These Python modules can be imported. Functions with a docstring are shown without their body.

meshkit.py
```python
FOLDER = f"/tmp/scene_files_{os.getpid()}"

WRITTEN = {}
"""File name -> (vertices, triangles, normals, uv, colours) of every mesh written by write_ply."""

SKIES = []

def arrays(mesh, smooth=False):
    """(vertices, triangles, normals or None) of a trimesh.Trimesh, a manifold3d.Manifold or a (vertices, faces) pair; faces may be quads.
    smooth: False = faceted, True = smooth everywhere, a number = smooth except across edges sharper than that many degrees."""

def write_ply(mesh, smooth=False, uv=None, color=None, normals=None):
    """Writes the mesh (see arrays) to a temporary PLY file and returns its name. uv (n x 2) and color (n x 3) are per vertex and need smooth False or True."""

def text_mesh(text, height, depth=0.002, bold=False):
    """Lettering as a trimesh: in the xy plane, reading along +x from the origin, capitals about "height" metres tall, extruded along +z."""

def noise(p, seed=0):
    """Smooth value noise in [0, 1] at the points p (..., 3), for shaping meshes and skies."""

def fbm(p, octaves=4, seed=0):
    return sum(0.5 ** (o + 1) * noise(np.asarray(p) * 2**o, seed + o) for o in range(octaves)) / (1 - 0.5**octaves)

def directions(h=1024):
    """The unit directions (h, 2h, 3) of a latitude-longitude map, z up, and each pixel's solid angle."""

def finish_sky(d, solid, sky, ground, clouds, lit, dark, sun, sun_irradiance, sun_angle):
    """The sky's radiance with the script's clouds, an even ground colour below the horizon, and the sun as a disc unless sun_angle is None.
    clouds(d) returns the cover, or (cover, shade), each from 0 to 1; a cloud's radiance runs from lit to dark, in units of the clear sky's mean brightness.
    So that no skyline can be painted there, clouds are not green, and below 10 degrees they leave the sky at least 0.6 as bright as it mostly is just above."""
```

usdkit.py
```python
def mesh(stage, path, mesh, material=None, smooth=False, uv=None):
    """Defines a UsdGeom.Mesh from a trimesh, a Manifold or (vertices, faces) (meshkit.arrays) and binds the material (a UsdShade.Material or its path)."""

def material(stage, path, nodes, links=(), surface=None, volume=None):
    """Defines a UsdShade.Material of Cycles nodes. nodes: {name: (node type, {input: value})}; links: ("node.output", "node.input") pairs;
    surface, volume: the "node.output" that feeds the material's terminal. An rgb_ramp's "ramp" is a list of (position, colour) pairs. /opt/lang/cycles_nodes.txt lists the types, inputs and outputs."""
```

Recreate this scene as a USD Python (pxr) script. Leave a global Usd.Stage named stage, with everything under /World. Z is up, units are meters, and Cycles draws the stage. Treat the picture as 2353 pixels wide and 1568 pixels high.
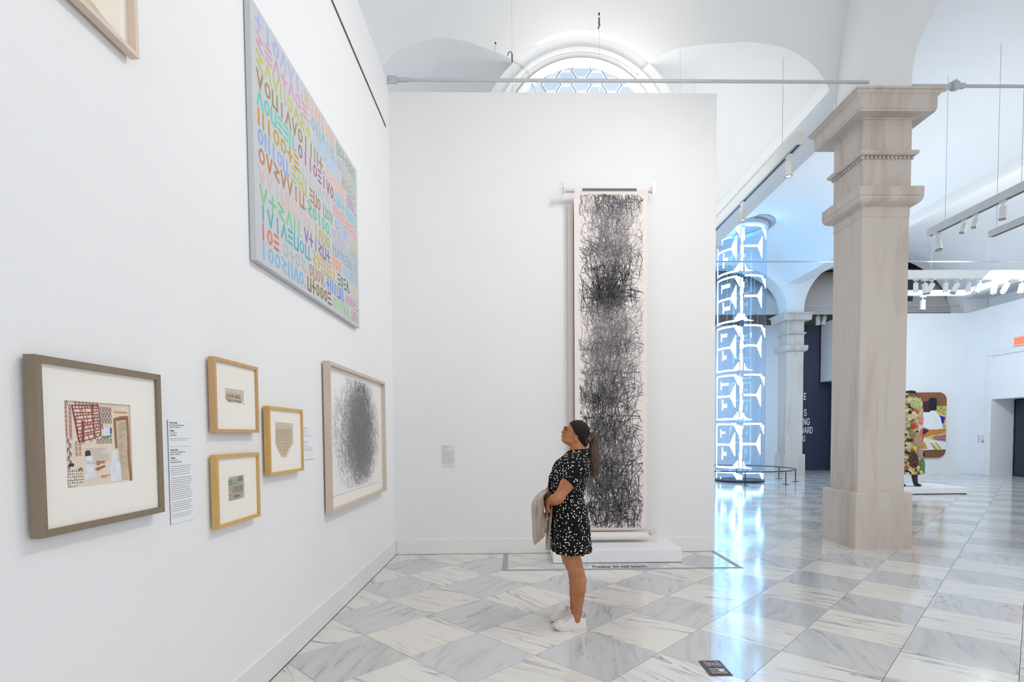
import math, random
import numpy as np
import trimesh
import usdkit, meshkit
from manifold3d import Manifold, CrossSection
from shapely.geometry import Polygon, LineString, Point, MultiPolygon, box as sbox
from shapely.ops import unary_union
from shapely import affinity
from pxr import Usd, UsdGeom, UsdLux, UsdShade, Gf, Sdf

stage = Usd.Stage.CreateInMemory()
UsdGeom.SetStageUpAxis(stage, UsdGeom.Tokens.z)
UsdGeom.SetStageMetersPerUnit(stage, 1.0)
world = UsdGeom.Xform.Define(stage, '/World')
stage.SetDefaultPrim(world.GetPrim())
UsdGeom.Scope.Define(stage, '/World/Looks')
rng = random.Random(7)
nrg = np.random.default_rng(11)

LED = 13.5
EXPOSURE = 0.0
SKY = .39
LIGHTS = [
    # track lamps over the near bay, washing the left wall and the scroll wall
    ('wall_wash', (2.6, 2.2, 5.6), (-1.5, 2.0, 1.2), .35, .35, 7.6, (1, .985, .97)),
    ('wall_wash_001', (2.6, 3.4, 5.6), (-1.5, 3.2, 1.2), .35, .35, 7.6, (1, .985, .97)),
    ('wall_wash_002', (2.2, 4.3, 5.6), (-1.5, 5.0, 1.5), .35, .35, 6.5, (1, .985, .97)),
    ('scroll_wash', (2.4, 3.9, 5.5), (1.3, 6.6, 1.3), .4, .4, 7, (1, .97, .95)),
    ('scroll_wash_001', (1.0, 3.4, 5.5), (0.2, 6.6, 0.2), .4, .4, 5, (1, .97, .95)),
    # lamps laid on top of the partition walls and light bars, washing the vaults
    ('vault_wash', (1.1, 6.95, 5.75), (1.1, 6.95, 9), 1.6, .25, 4.6, (1, .95, .86)),
    ('vault_wash_001', (3.0, 10.0, 5.0), (3.0, 10.0, 9), .6, 5.0, 10, (1, 1, .96)),
    ('vault_wash_002', (11.3, 12.0, 5.8), (11.6, 12.0, 8), 1.0, 8.0, 30, (.95, .98, 1)),
    ('vault_wash_003', (8.2, 11.0, 5.75), (8.2, 11.0, 8), .6, 6.0, 10.5, (.95, .98, 1)),
    # track lamps in the far hall
    ('hall_wash', (12.2, 14.5, 5.2), (14.2, 18.4, 2), .5, .5, 14, (.86, .94, 1)),
    ('hall_wash_001', (12.2, 13.5, 5.2), (15.7, 15.5, 2), .5, .5, 18, (.86, .94, 1)),
    ('hall_wash_002', (9.5, 10, 5.4), (9.5, 11, 0), .6, .6, 20, (.88, .95, 1)),
]

# ------------------------------------------------------------------ camera
F, PX, PY, YAW, PITCH, ROLL, EYE = 1227.418, 1210.557, 1043.404, 0.0179, 0.0371, -0.0067, 1.5
def _rot():
    ca, sa, cp, sp, cr, sr = math.cos(YAW), math.sin(YAW), math.cos(PITCH), math.sin(PITCH), math.cos(ROLL), math.sin(ROLL)
    r0 = np.array([[1, 0, 0], [0, 0, -1], [0, 1, 0.]])
    return np.array([[cr, -sr, 0], [sr, cr, 0], [0, 0, 1.]]) @ np.array([[1, 0, 0], [0, cp, -sp], [0, sp, cp]]) @ r0 @ np.array([[ca, -sa, 0], [sa, ca, 0], [0, 0, 1.]])
CR = _rot()
cam = UsdGeom.Camera.Define(stage, '/World/camera')
right, up, back = CR[0], -CR[1], -CR[2]
cam.AddTransformOp().Set(Gf.Matrix4d(*right, 0, *up, 0, *back, 0, 0, 0, EYE, 1))
cam.CreateHorizontalApertureAttr(36.0)
cam.CreateVerticalApertureAttr(36.0 * 1568 / 2353)
cam.CreateFocalLengthAttr(F / 2353 * 36)
cam.CreateHorizontalApertureOffsetAttr((2353 / 2 - PX) / 2353 * 36)
cam.CreateVerticalApertureOffsetAttr((PY - 1568 / 2) / 2353 * 36)
cam.CreateClippingRangeAttr(Gf.Vec2f(0.05, 200))
cam.CreateExposureAttr(EXPOSURE)

# ------------------------------------------------------------------ sky and large lights
usdkit.material(stage, '/World/Looks/sky', {'b': ('background_shader', {'color': (0.93, 0.97, 1.0), 'strength': 1.0})}, [], surface='b.background')
dome = UsdLux.DomeLight.Define(stage, '/World/sky')
dome.CreateIntensityAttr(SKY)
dome.CreateColorAttr(Gf.Vec3f(0.94, 0.97, 1.0))
def area_light(name, pos, target, w, h, power, color=(1, 1, 1)):
    l = UsdLux.RectLight.Define(stage, '/World/' + name)
    p, t = np.array(pos, float), np.array(target, float)
    z = p - t; z /= np.linalg.norm(z)
    x = np.cross((0, 0, 1) if abs(z[2]) < .99 else (0, 1, 0), z); x /= np.linalg.norm(x)
    y = np.cross(z, x)
    l.AddTransformOp().Set(Gf.Matrix4d(*x, 0, *y, 0, *z, 0, *p, 1))
    l.CreateWidthAttr(w); l.CreateHeightAttr(h); l.CreateNormalizeAttr(True)
    l.CreateIntensityAttr(power); l.CreateColorAttr(Gf.Vec3f(*color))
for nm, pos, tgt, w, h, pw, col in LIGHTS:
    area_light(nm, pos, tgt, w, h, pw, col)
# ------------------------------------------------------------------ helpers
_used = {}
def numbered(parent, name):
    k = (parent, name)
    n = _used.get(k, 0)
    _used[k] = n + 1
    return name if n == 0 else f'{name}_{n:03d}'
def tag(prim, label=None, cat=None, group=None, kind=None):
    for k, v in (('label', label), ('category', cat), ('group', group), ('kind', kind)):
        if v:
            prim.SetCustomDataByKey(k, v)
    return prim
def obj(name, mesh, m, parent=None, smooth=False, **t):
    base = '/World' if parent is None else str(parent.GetPath())
    p = f'{base}/{numbered(base, name)}'
    prim = usdkit.mesh(stage, p, mesh, m, smooth=smooth).GetPrim()
    return tag(prim, **t)
def thing(name, label=None, cat=None, loc=(0, 0, 0), rz=0, group=None, kind=None, parent=None):
    base = '/World' if parent is None else str(parent.GetPath())
    p = f'{base}/{numbered(base, name)}'
    x = UsdGeom.Xform.Define(stage, p)
    x.AddTranslateOp().Set(Gf.Vec3d(*loc))
    if rz:
        x.AddRotateZOp().Set(rz)
    return tag(x.GetPrim(), label, cat, group, kind)
def dup(src, name, loc, rz=0, label=None, group=None):
    t = thing(name, label or src.GetCustomDataByKey('label'), src.GetCustomDataByKey('category'), loc, rz, group)
    t.GetReferences().AddInternalReference(src.GetPath())
    return t
cat_ = trimesh.util.concatenate
def T(mesh, M=None, t=None):
    m = mesh.copy()
    if M is not None:
        m.apply_transform(M)
    if t is not None:
        m.apply_translation(t)
    return m
def rotx(a): return trimesh.transformations.rotation_matrix(a, [1, 0, 0])
def roty(a): return trimesh.transformations.rotation_matrix(a, [0, 1, 0])
def rotz(a): return trimesh.transformations.rotation_matrix(a, [0, 0, 1])
def bx(x0, x1, y0, y1, z0, z1, b=0.0):
    if b <= 0:
        m = trimesh.creation.box(extents=(x1 - x0, y1 - y0, z1 - z0))
        m.apply_translation(((x0 + x1) / 2, (y0 + y1) / 2, (z0 + z1) / 2))
        return m
    b = min(b, (x1 - x0) / 2.01, (y1 - y0) / 2.01, (z1 - z0) / 2.01)
    pts = []
    for ix, X in ((1, x0), (-1, x1)):
        for iy, Y in ((1, y0), (-1, y1)):
            for iz, Z in ((1, z0), (-1, z1)):
                pts += [(X, Y + iy * b, Z + iz * b), (X + ix * b, Y, Z + iz * b), (X + ix * b, Y + iy * b, Z)]
    return tm(Manifold.hull_points(np.array(pts)))
def tm(man):
    v, f, _ = meshkit.arrays(man)
    return trimesh.Trimesh(v, f, process=False)
def tube(pts, r, n=8, closed=False):
    p = np.asarray(pts, float)
    k = len(p)
    if closed:
        t = np.roll(p, -1, 0) - np.roll(p, 1, 0)
    else:
        t = np.gradient(p, axis=0)
    t /= np.linalg.norm(t, axis=1, keepdims=True) + 1e-12
    ref = np.array([0, 0, 1.0]) if np.abs(t[:, 2]).mean() < .8 else np.array([1.0, 0, 0])
    a = np.cross(t, ref); a /= np.linalg.norm(a, axis=1, keepdims=True) + 1e-12
    b = np.cross(t, a)
    ang = np.arange(n) * 2 * np.pi / n
    r = np.broadcast_to(r, (k,))
    v = p[:, None] + r[:, None, None] * (np.cos(ang)[None, :, None] * a[:, None] + np.sin(ang)[None, :, None] * b[:, None])
    v = v.reshape(-1, 3)
    f = []
    for i in range(k if closed else k - 1):
        i2 = (i + 1) % k
        for j in range(n):
            j2 = (j + 1) % n
            f += [(i * n + j, i * n + j2, i2 * n + j2), (i * n + j, i2 * n + j2, i2 * n + j)]
    if not closed:
        v = np.vstack([v, p[0], p[-1]])
        c0, c1 = k * n, k * n + 1
        for j in range(n):
            f += [(c0, (j + 1) % n, j), (c1, (k - 1) * n + j, (k - 1) * n + (j + 1) % n)]
    m = trimesh.Trimesh(v, f, process=False)
    return m
def cyl(p0, p1, r, n=16):
    return tube([p0, p1], r, n)
def lathe(prof, n=32):
    """prof: (radius, z) from the bottom up; closed at both ends if the radius is 0 there."""
    prof = np.array(prof, float)
    ang = np.arange(n) * 2 * np.pi / n
    v = np.stack([prof[:, 0, None] * np.cos(ang), prof[:, 0, None] * np.sin(ang), np.repeat(prof[:, 1, None], n, 1)], -1).reshape(-1, 3)
    f = []
    for i in range(len(prof) - 1):
        for j in range(n):
            j2 = (j + 1) % n
            f += [(i * n + j, i * n + j2, (i + 1) * n + j2), (i * n + j, (i + 1) * n + j2, (i + 1) * n + j)]
    return trimesh.Trimesh(v, f, process=False)
def polys(g):
    if g.is_empty:
        return []
    return [q for q in getattr(g, 'geoms', [g]) if isinstance(q, Polygon) and q.area > 1e-9]
def ext(g, d):
    """a shapely shape of the xy plane as a slab d thick along +z"""
    return cat_([trimesh.creation.extrude_polygon(q, d, engine='earcut') for q in polys(g)])
def ext_y(g, y0, y1):
    """a shapely shape drawn in (x, z), extruded along y"""
    m = ext(g, y1 - y0)
    v = np.array(m.vertices)
    return trimesh.Trimesh(np.stack([v[:, 0], y0 + v[:, 2], v[:, 1]], 1), np.array(m.faces)[:, ::-1], process=False)
def flat(g, y, d=.0006):
    """a flat print: the shape drawn in (x, z), its face towards -y at y - d"""
    return ext_y(g, y - d, y)
def rect(x0, x1, z0, z1): return sbox(min(x0, x1), min(z0, z1), max(x0, x1), max(z0, z1))
def line(pts, w): return LineString(pts).buffer(w / 2, quad_segs=2, cap_style='round')
def ribbons(strokes, y, w):
    """many thin ink lines in the (x, z) plane, each a flat strip facing -y"""
    V, Fc, n = [], [], 0
    for s in strokes:
        s = np.asarray(s, float)
        t = np.gradient(s, axis=0)
        t /= np.linalg.norm(t, axis=1, keepdims=True) + 1e-9
        nn = np.stack([-t[:, 1], t[:, 0]], 1) * w / 2
        a, b = s + nn, s - nn
        k = len(s)
        V.append(np.vstack([np.stack([a[:, 0], np.full(k, y), a[:, 1]], 1), np.stack([b[:, 0], np.full(k, y), b[:, 1]], 1)]))
        i = np.arange(k - 1) + n
        Fc += [np.stack([i, i + 1, i + k + 1], 1), np.stack([i, i + k + 1, i + k], 1)]
        n += 2 * k
    return trimesh.Trimesh(np.vstack(V), np.vstack(Fc), process=False)
def letters(text, height, bold=False, depth=.0008):
    return meshkit.text_mesh(text, height, depth, bold)
def upright(m, x, y, z, xs=1.0):
    """lettering of the xy plane stood up, read from -y"""
    v = np.array(m.vertices)
    return trimesh.Trimesh(np.stack([x + v[:, 0] * xs, y - v[:, 2], z + v[:, 1]], 1), np.array(m.faces), process=False)

# ------------------------------------------------------------------ materials
_m = {}
def mat(name, col, rough=.5, var=.03, scale=6.0, bump=0.0, bscale=None, metal=0.0, spec=.5, stretch=None, emit=None, power=0, coat=0, sheen=0):
    """plain material with a faint procedural unevenness"""
    if name in _m:
        return _m[name]
    c = np.array(col, float)
    lo, hi = np.clip(c * (1 - var), 0, 1), np.clip(c * (1 + var), 0, 1)
    n = {'tc': ('texture_coordinate', {}), 'mp': ('mapping', {'scale': stretch or (1, 1, 1)}), 'n': ('noise_texture', {'scale': scale, 'detail': 4.0}),
         'r': ('rgb_ramp', {'ramp': [(.3, tuple(lo)), (.7, tuple(hi))]}),
         'p': ('principled_bsdf', {'roughness': rough, 'metallic': metal, 'specular_ior_level': spec, 'coat_weight': coat, 'sheen_weight': sheen})}
    l = [('tc.object', 'mp.vector'), ('mp.vector', 'n.vector'), ('n.fac', 'r.fac'), ('r.color', 'p.base_color')]
    if bump:
        n['nb'] = ('noise_texture', {'scale': bscale or scale * 8, 'detail': 3.0})
        n['b'] = ('bump', {'strength': bump, 'distance': .01})
        l += [('mp.vector', 'nb.vector'), ('nb.fac', 'b.height'), ('b.normal', 'p.normal')]
    if emit:
        n['p'][1]['emission_color'] = emit
        n['p'][1]['emission_strength'] = power
    _m[name] = usdkit.material(stage, f'/World/Looks/{name}', n, l, surface='p.BSDF')
    return _m[name]
def lamp_mat(name, col, power):
    if name not in _m:
        _m[name] = usdkit.material(stage, f'/World/Looks/{name}', {'e': ('emission', {'color': col, 'strength': power})}, [], surface='e.emission')
    return _m[name]
def pane_mat(name, tint=(1, 1, 1), edge=.35, base=.03):
    """thin clear sheet: lets light pass straight on, mirrors more towards its edges"""
    if name not in _m:
        _m[name] = usdkit.material(stage, f'/World/Looks/{name}', {'t': ('transparent_bsdf', {'color': tint}), 'g': ('glossy_bsdf', {'roughness': .03, 'color': (1, 1, 1)}), 'w': ('layer_weight', {'blend': .5}),
                                   'pw': ('math', {'math_type': 'power', 'value2': 4.0}), 'k': ('math', {'math_type': 'multiply_add', 'value2': edge, 'value3': base}), 'x': ('mix_closure', {})},
                                   [('w.facing', 'pw.value1'), ('pw.value', 'k.value1'), ('k.value', 'x.fac'), ('t.BSDF', 'x.closure1'), ('g.BSDF', 'x.closure2')], surface='x.closure')
    return _m[name]
def srgb(r, g, b):
    return tuple(((c / 255 + .055) / 1.055) ** 2.4 if c > 10 else c / 255 / 12.92 for c in (r, g, b))

paint = mat('wall_paint', (.86, .86, .865), .6, .012, 1.5, .04, 60)
paint_warm = mat('scroll_wall_paint', (.80, .79, .785), .6, .012, 1.5, .04, 60)
plaster = mat('vault_plaster', (.84, .845, .85), .7, .012, 1.0, .03, 30)
skirting = mat('skirting_paint', (.80, .795, .785), .4, .01, 2)
white_gloss = mat('white_enamel', (.82, .82, .83), .35, .01, 4)
steel = mat('tie_rod_steel', (.52, .54, .57), .4, .04, 10, spec=.5)
black = mat('black_metal', (.02, .022, .028), .4, .1, 20)
ink = mat('black_ink', (.02, .02, .025), .6, .1, 20)

# tile axes: the floor is a checkerboard laid at 45 degrees to the walls
TH, TS, TX, TY = .79239, .59684, -.31400, 3.98840
TU = np.array([math.cos(TH), math.sin(TH)]) * TS
TV = np.array([-math.sin(TH), math.cos(TH)]) * TS
def marble(name, base, vein, cloud, across, thin, seed, dirn, tones):
    """polished marble: every tile gets its own part of the pattern and its own tilt of the veins"""
    n = {'g': ('geometry', {}), 'm': ('mapping', {'mapping_type': 'texture', 'location': (TX, TY, 0), 'rotation': (0, 0, TH), 'scale': (TS, TS, 1)}),
         'fl': ('vector_math', {'math_type': 'floor'}), 'fr': ('vector_math', {'math_type': 'subtract'}), 'wn': ('white_noise_texture', {'dimensions': '3D'}),
         'off': ('vector_math', {'math_type': 'scale', 'scale': 60.0}), 'sp': ('separate_xyz', {}), 'fxy': ('combine_xyz', {'z': float(seed)}), 'sep': ('separate_xyz', {}),
         'an': ('map_range', {'from_min': 0, 'from_max': 1, 'to_min': dirn - .38, 'to_max': dirn + .38}), 'wsep': ('separate_color', {}),
         'rot': ('vector_rotate', {'rotate_type': 'z_axis', 'center': (.5, .5, 0)}), 'st': ('vector_math', {'math_type': 'multiply', 'vector2': across}),
         'add': ('vector_math', {'math_type': 'add'}),
         'n1': ('noise_texture', {'scale': 1.0, 'detail': 5.0, 'roughness': .6, 'distortion': .35}), 'r1': ('rgb_ramp', {'ramp': [(0, (0, 0, 0)), (thin[0], (0, 0, 0)), (thin[1], (1, 1, 1)), (1, (1, 1, 1))]}),
         'n2': ('noise_texture', {'scale': .38, 'detail': 4.0, 'roughness': .55, 'distortion': .9}), 'r2': ('rgb_ramp', {'ramp': [(0, (0, 0, 0)), (.475, (0, 0, 0)), (.495, (1, 1, 1)), (.505, (1, 1, 1)), (.525, (0, 0, 0)), (1, (0, 0, 0))]}),
         'n3': ('noise_texture', {'scale': .5, 'detail': 3.0}), 'gate': ('rgb_ramp', {'ramp': [(.47, (0, 0, 0)), (.62, (1, 1, 1))]}), 'gm': ('mix_color', {'blend_type': 'multiply', 'fac': 1.0}),
         'c1': ('mix_color', {'a': base, 'b': cloud}), 'c2': ('mix_color', {'b': vein}), 'f2': ('math', {'math_type': 'multiply', 'value2': .8}), 'f1': ('math', {'math_type': 'multiply', 'value2': .75}),
         'tn': ('rgb_ramp', {'ramp': tones}), 'c3': ('mix_color', {'blend_type': 'multiply', 'fac': 1.0}), 'w2': ('separate_color', {}),
         'p': ('principled_bsdf', {'roughness': .11, 'specular_ior_level': .6})}
    l = [('g.position', 'm.vector'), ('m.vector', 'fl.vector1'), ('fl.vector', 'sp.vector'), ('sp.x', 'fxy.x'), ('sp.y', 'fxy.y'), ('fxy.vector', 'wn.vector'), ('wn.color', 'off.vector1'), ('wn.color', 'wsep.color'),
         ('m.vector', 'fr.vector1'), ('fl.vector', 'fr.vector2'), ('wsep.r', 'an.value'), ('fr.vector', 'rot.vector'), ('an.result', 'rot.angle'), ('rot.vector', 'st.vector1'), ('st.vector', 'add.vector1'), ('off.vector', 'add.vector2'),
         ('add.vector', 'n1.vector'), ('add.vector', 'n2.vector'), ('add.vector', 'n3.vector'), ('n1.fac', 'r1.fac'), ('n2.fac', 'r2.fac'), ('n3.fac', 'gate.fac'), ('r2.color', 'gm.a'), ('gate.color', 'gm.b'),
         ('r1.color', 'f1.value1'), ('f1.value', 'c1.fac'), ('c1.result', 'c2.a'), ('gm.result', 'f2.value1'), ('f2.value', 'c2.fac'), ('wn.color', 'w2.color'), ('w2.g', 'tn.fac'), ('c2.result', 'c3.a'), ('tn.color', 'c3.b'), ('c3.result', 'p.base_color')]
    return usdkit.material(stage, f'/World/Looks/{name}', n, l, surface='p.BSDF')
m_white = marble('white_marble', (.735, .715, .685), (.22, .23, .26), (.44, .43, .41), (13.0, 1.15, 1), (.56, .72), 1.0, 0.0, [(0, (.93, .91, .88)), (.5, (1, 1, 1)), (1, (.98, .96, .92))])
m_grey = marble('grey_marble', (.585, .588, .588), (.34, .355, .38), (.43, .44, .455), (9.0, 1.3, 1), (.48, .74), 5.0, 1.2, [(0, (.80, .81, .83)), (.45, (1, 1, 1)), (1, (.95, .94, .93))])
m_grout = mat('tile_joint', (.30, .30, .30), .8, .05, 30)
m_col = None
def stone(name, a, b, c, k):
    n = {'tc': ('texture_coordinate', {}), 'mp': ('mapping', {'scale': (2.2 * k, 2.2 * k, .35 * k), 'rotation': (.12, .1, 0)}), 'n': ('noise_texture', {'scale': 1.6, 'detail': 5.0, 'distortion': .8}),
         'r': ('rgb_ramp', {'ramp': [(.3, a), (.5, b), (.62, b), (.72, c)]}), 'n2': ('noise_texture', {'scale': 60.0, 'detail': 4.0}), 'r2': ('rgb_ramp', {'ramp': [(.35, (.93, .93, .93)), (.65, (1, 1, 1))]}),
         'mx': ('mix_color', {'blend_type': 'multiply', 'fac': 1.0}), 'b': ('bump', {'strength': .12, 'distance': .01}), 'p': ('principled_bsdf', {'roughness': .5})}
    l = [('tc.object', 'mp.vector'), ('mp.vector', 'n.vector'), ('n.fac', 'r.fac'), ('tc.object', 'n2.vector'), ('n2.fac', 'r2.fac'), ('r.color', 'mx.a'), ('r2.color', 'mx.b'), ('mx.result', 'p.base_color'), ('n2.fac', 'b.height'), ('b.normal', 'p.normal')]
    return usdkit.material(stage, f'/World/Looks/{name}', n, l, surface='p.BSDF')
m_col = stone('column_marble', (.50, .425, .37), (.63, .56, .51), (.56, .485, .44), 1.0)

# ------------------------------------------------------------------ the setting: floor
def to_px(p):
    q = CR @ (np.asarray(p, float) - [0, 0, EYE])
    return np.array([F * q[0] / q[2] + PX, F * q[1] / q[2] + PY]) if q[2] > .05 else None
floor = thing('floor', 'polished marble floor in a checkerboard of white and grey square tiles laid diagonally', None, kind='structure')
obj('slab', bx(-1.65, 17.5, -2.0, 24.6, -.12, -.012), m_grout, floor)
left_edge, right_edge = -1.518, 15.78
keep = sbox(left_edge, .2, right_edge, 24.0).union(sbox(15.7, 14.2, 16.7, 17.6))
keep = keep.difference(sbox(-2, 6.66, 2.49, 24.0))
base_sq = sbox(4.66 - .37, 7.06 - .37, 4.66 + .37, 7.06 + .37)
cells = []
for i in range(-12, 42):
    for j in range(-34, 26):
        o = np.array([TX, TY]) + i * TU + j * TV
        q = Polygon([o, o + TU, o + TU + TV, o + TV])
        q = q.buffer(-.0016, join_style='mitre').intersection(keep)
        if q.is_empty or q.area < .004:
            continue
        for g in polys(q):
            cx, cy = g.centroid.x, g.centroid.y
            px = [to_px((a, b, 0)) for a, b in g.exterior.coords]
            if any(v is None for v in px):
                size, seen = 0, False
            else:
                pg = Polygon(px).buffer(0).intersection(sbox(0, 0, 2353, 1568))
                size, seen = pg.area, pg.area > 1
                if cy > 6.7 and cx / cy < .36:
                    seen = False
            white = (i + j) % 2 != 0 or g.intersects(base_sq)
            cells.append((size if seen else 0, g, white))
cells.sort(key=lambda c: -c[0])
far = {True: [], False: []}
for k, (size, g, white) in enumerate(cells):
    m = ext(g.simplify(.0005), .012)
    m.apply_translation((0, 0, -.012))
    if k < 300 and size > 0:
        obj('tile', m, m_white if white else m_grey, floor)
    else:
        far[white].append(m)
obj('far_white_tiles', cat_(far[True]), m_white, floor, kind='stuff')
obj('far_grey_tiles', cat_(far[False]), m_grey, floor, kind='stuff')

# ------------------------------------------------------------------ the setting: partitions
XL, YB = -1.532, 6.673
wl = thing('wall_left', 'tall white partition wall on the left hung with framed works', kind='structure')
obj('face', bx(XL - .35, XL, -2.0, YB, 0, 5.76), paint, wl)
slot = obj('slot', bx(XL - .002, XL + .004, .8, 6.50, 5.142, 5.172), black, wl, label='thin black slot along the top of the wall')
wb = thing('wall_back', 'free-standing warm white partition wall behind the hanging scroll', kind='structure')
obj('face', bx(XL - .35, 2.482, YB, YB + .22, 0, 5.667, .004), paint_warm, wb)
bl = thing('baseboard_left', 'low white skirting along the left partition', kind='structure')
for y0, y1 in ((-2.0, 4.765), (4.769, YB)):
    obj('board', bx(XL - .01, XL + .010, y0, y1, 0, .188, .004), skirting, bl)
bb = thing('baseboard_back', 'low white skirting along the scroll wall', kind='structure')
obj('board', bx(XL + .012, 2.482, YB - .010, YB + .01, 0, .190, .004), skirting, bb)

wo = thing('wall_west', 'outer wall of the building behind the left partition', kind='structure')
obj('face', bx(-6.7, -6.5, -3.0, 12.2, 0, 10), plaster, wo)
obj('face', bx(-6.5, 1.6, 12.0, 12.2, 0, 10), plaster, wo)

# ------------------------------------------------------------------ the setting: vaults
SPR = 5.66
def ellipse_arch(x0, x1, spring, rise, bottom, n=40, p=2.0):
    c, h = (x0 + x1) / 2, (x1 - x0) / 2
    a = np.linspace(0, math.pi, n)
    co, si = np.cos(a), np.sin(a)
    pts = [(c + h * math.copysign(abs(u) ** (2 / p), u), spring + rise * abs(s) ** (2 / p)) for u, s in zip(co, si)]
    return Polygon([(x1, bottom)] + pts + [(x0, bottom)])
R_OUT = [(4.36, 5.66), (4.355, 5.80), (4.34, 5.95), (4.28, 6.10), (4.18, 6.25), (4.07, 6.37), (3.92, 6.48), (3.75, 6.565), (3.59, 6.62), (3.35, 6.66), (3.12, 6.68), (2.67, 6.66), (2.40, 6.635), (2.15, 6.60), (1.98, 6.54), (1.84, 6.47), (1.70, 6.36), (1.58, 6.2), (1.52, 6.0)]
L_OUT = [(.30, 6.05), (.24, 6.2), (.19, 6.32), (.10, 6.41), (-.10, 6.5), (-.34, 6.58), (-.6, 6.66), (-.85, 6.70), (-1.05, 6.70), (-1.26, 6.66), (-1.57, 6.54), (-1.74, 6.39), (-1.9, 6.2), (-2.0, 5.9)]
WX, WZ, WR = .90, 5.46, 1.335
def s0_y(z):
    s = np.clip((np.asarray(z) - 5.6) / 4.4, 0, 1)
    return 3.0 + 4.36 * np.sqrt(1 - s * s)
def zlow(x):
    z = 5.3
    r = np.array(sorted(R_OUT)); l = np.array(sorted(L_OUT))
    if r[0, 0] <= x <= r[-1, 0]:
        z = max(z, np.interp(x, r[:, 0], r[:, 1]))
    if l[0, 0] <= x <= l[-1, 0]:
        z = max(z, np.interp(x, l[:, 0], l[:, 1]))
    if abs(x - WX) < WR:
        z = max(z, WZ + math.sqrt(WR * WR - (x - WX) ** 2))
    return z
ceil = thing('ceiling', 'white plastered vaults springing from the marble columns', kind='structure')
xs = np.unique(np.concatenate([np.linspace(-6.5, 4.36, 260), [p[0] for p in R_OUT], [p[0] for p in L_OUT], WX + WR * np.cos(np.linspace(0, math.pi, 60)), [4.3601, 8, 12, 16.6]]))
ts = np.concatenate([np.linspace(0, 1, 30) ** 1.2 * .5, np.linspace(.5, 1, 12)[1:]])
KT = len(ts)
V = []
for x in xs:
    z0 = zlow(x) if x <= 4.36 else 7.84
    a0 = math.asin((z0 - 5.6) / 4.4) if z0 > 5.6 else 0.0
    an = a0 + (math.pi - a0) * ts
    col = np.stack([np.full(KT, x), 3.0 + 4.36 * np.cos(an), 5.6 + 4.4 * np.sin(an)], 1)
    if z0 < 5.6:
        col[0, 2] = z0
    V.append(col)
V = np.vstack(V)
Fc = []
for i in range(len(xs) - 1):
    for j in range(KT - 1):
        a = i * KT + j
        Fc += [(a, a + KT, a + KT + 1), (a, a + KT + 1, a + 1)]
obj('near_vault', trimesh.Trimesh(V, Fc, process=False), plaster, ceil, smooth=True)
def soffit(outline, y1, thick_z):
    """underside of a cross vault: the outline carried back from the near vault to y1, closed above"""
    o = np.array(outline)
    n = len(o)
    fr = np.stack([o[:, 0], s0_y(o[:, 1]), o[:, 1]], 1)
    bk = np.stack([o[:, 0], np.full(n, y1), o[:, 1]], 1)
    steps = [fr + (bk - fr) * t for t in np.linspace(0, 1, 12)]
    v = np.vstack(steps)
    f = []
    for s in range(11):
        for k in range(n - 1):
            a = s * n + k
            f += [(a, a + 1, a + n + 1), (a, a + n + 1, a + n)]
    return trimesh.Trimesh(v, f, process=False)
obj('cross_vault', soffit([p for p in R_OUT if p[1] > 6.16] , 18.7, 0), plaster, ceil, smooth=True)
obj('cross_vault', soffit(L_OUT, 12.0, 0), plaster, ceil, smooth=True)
B2 = ellipse_arch(4.96, 9.76, 5.85, 1.92, 0)
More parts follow.
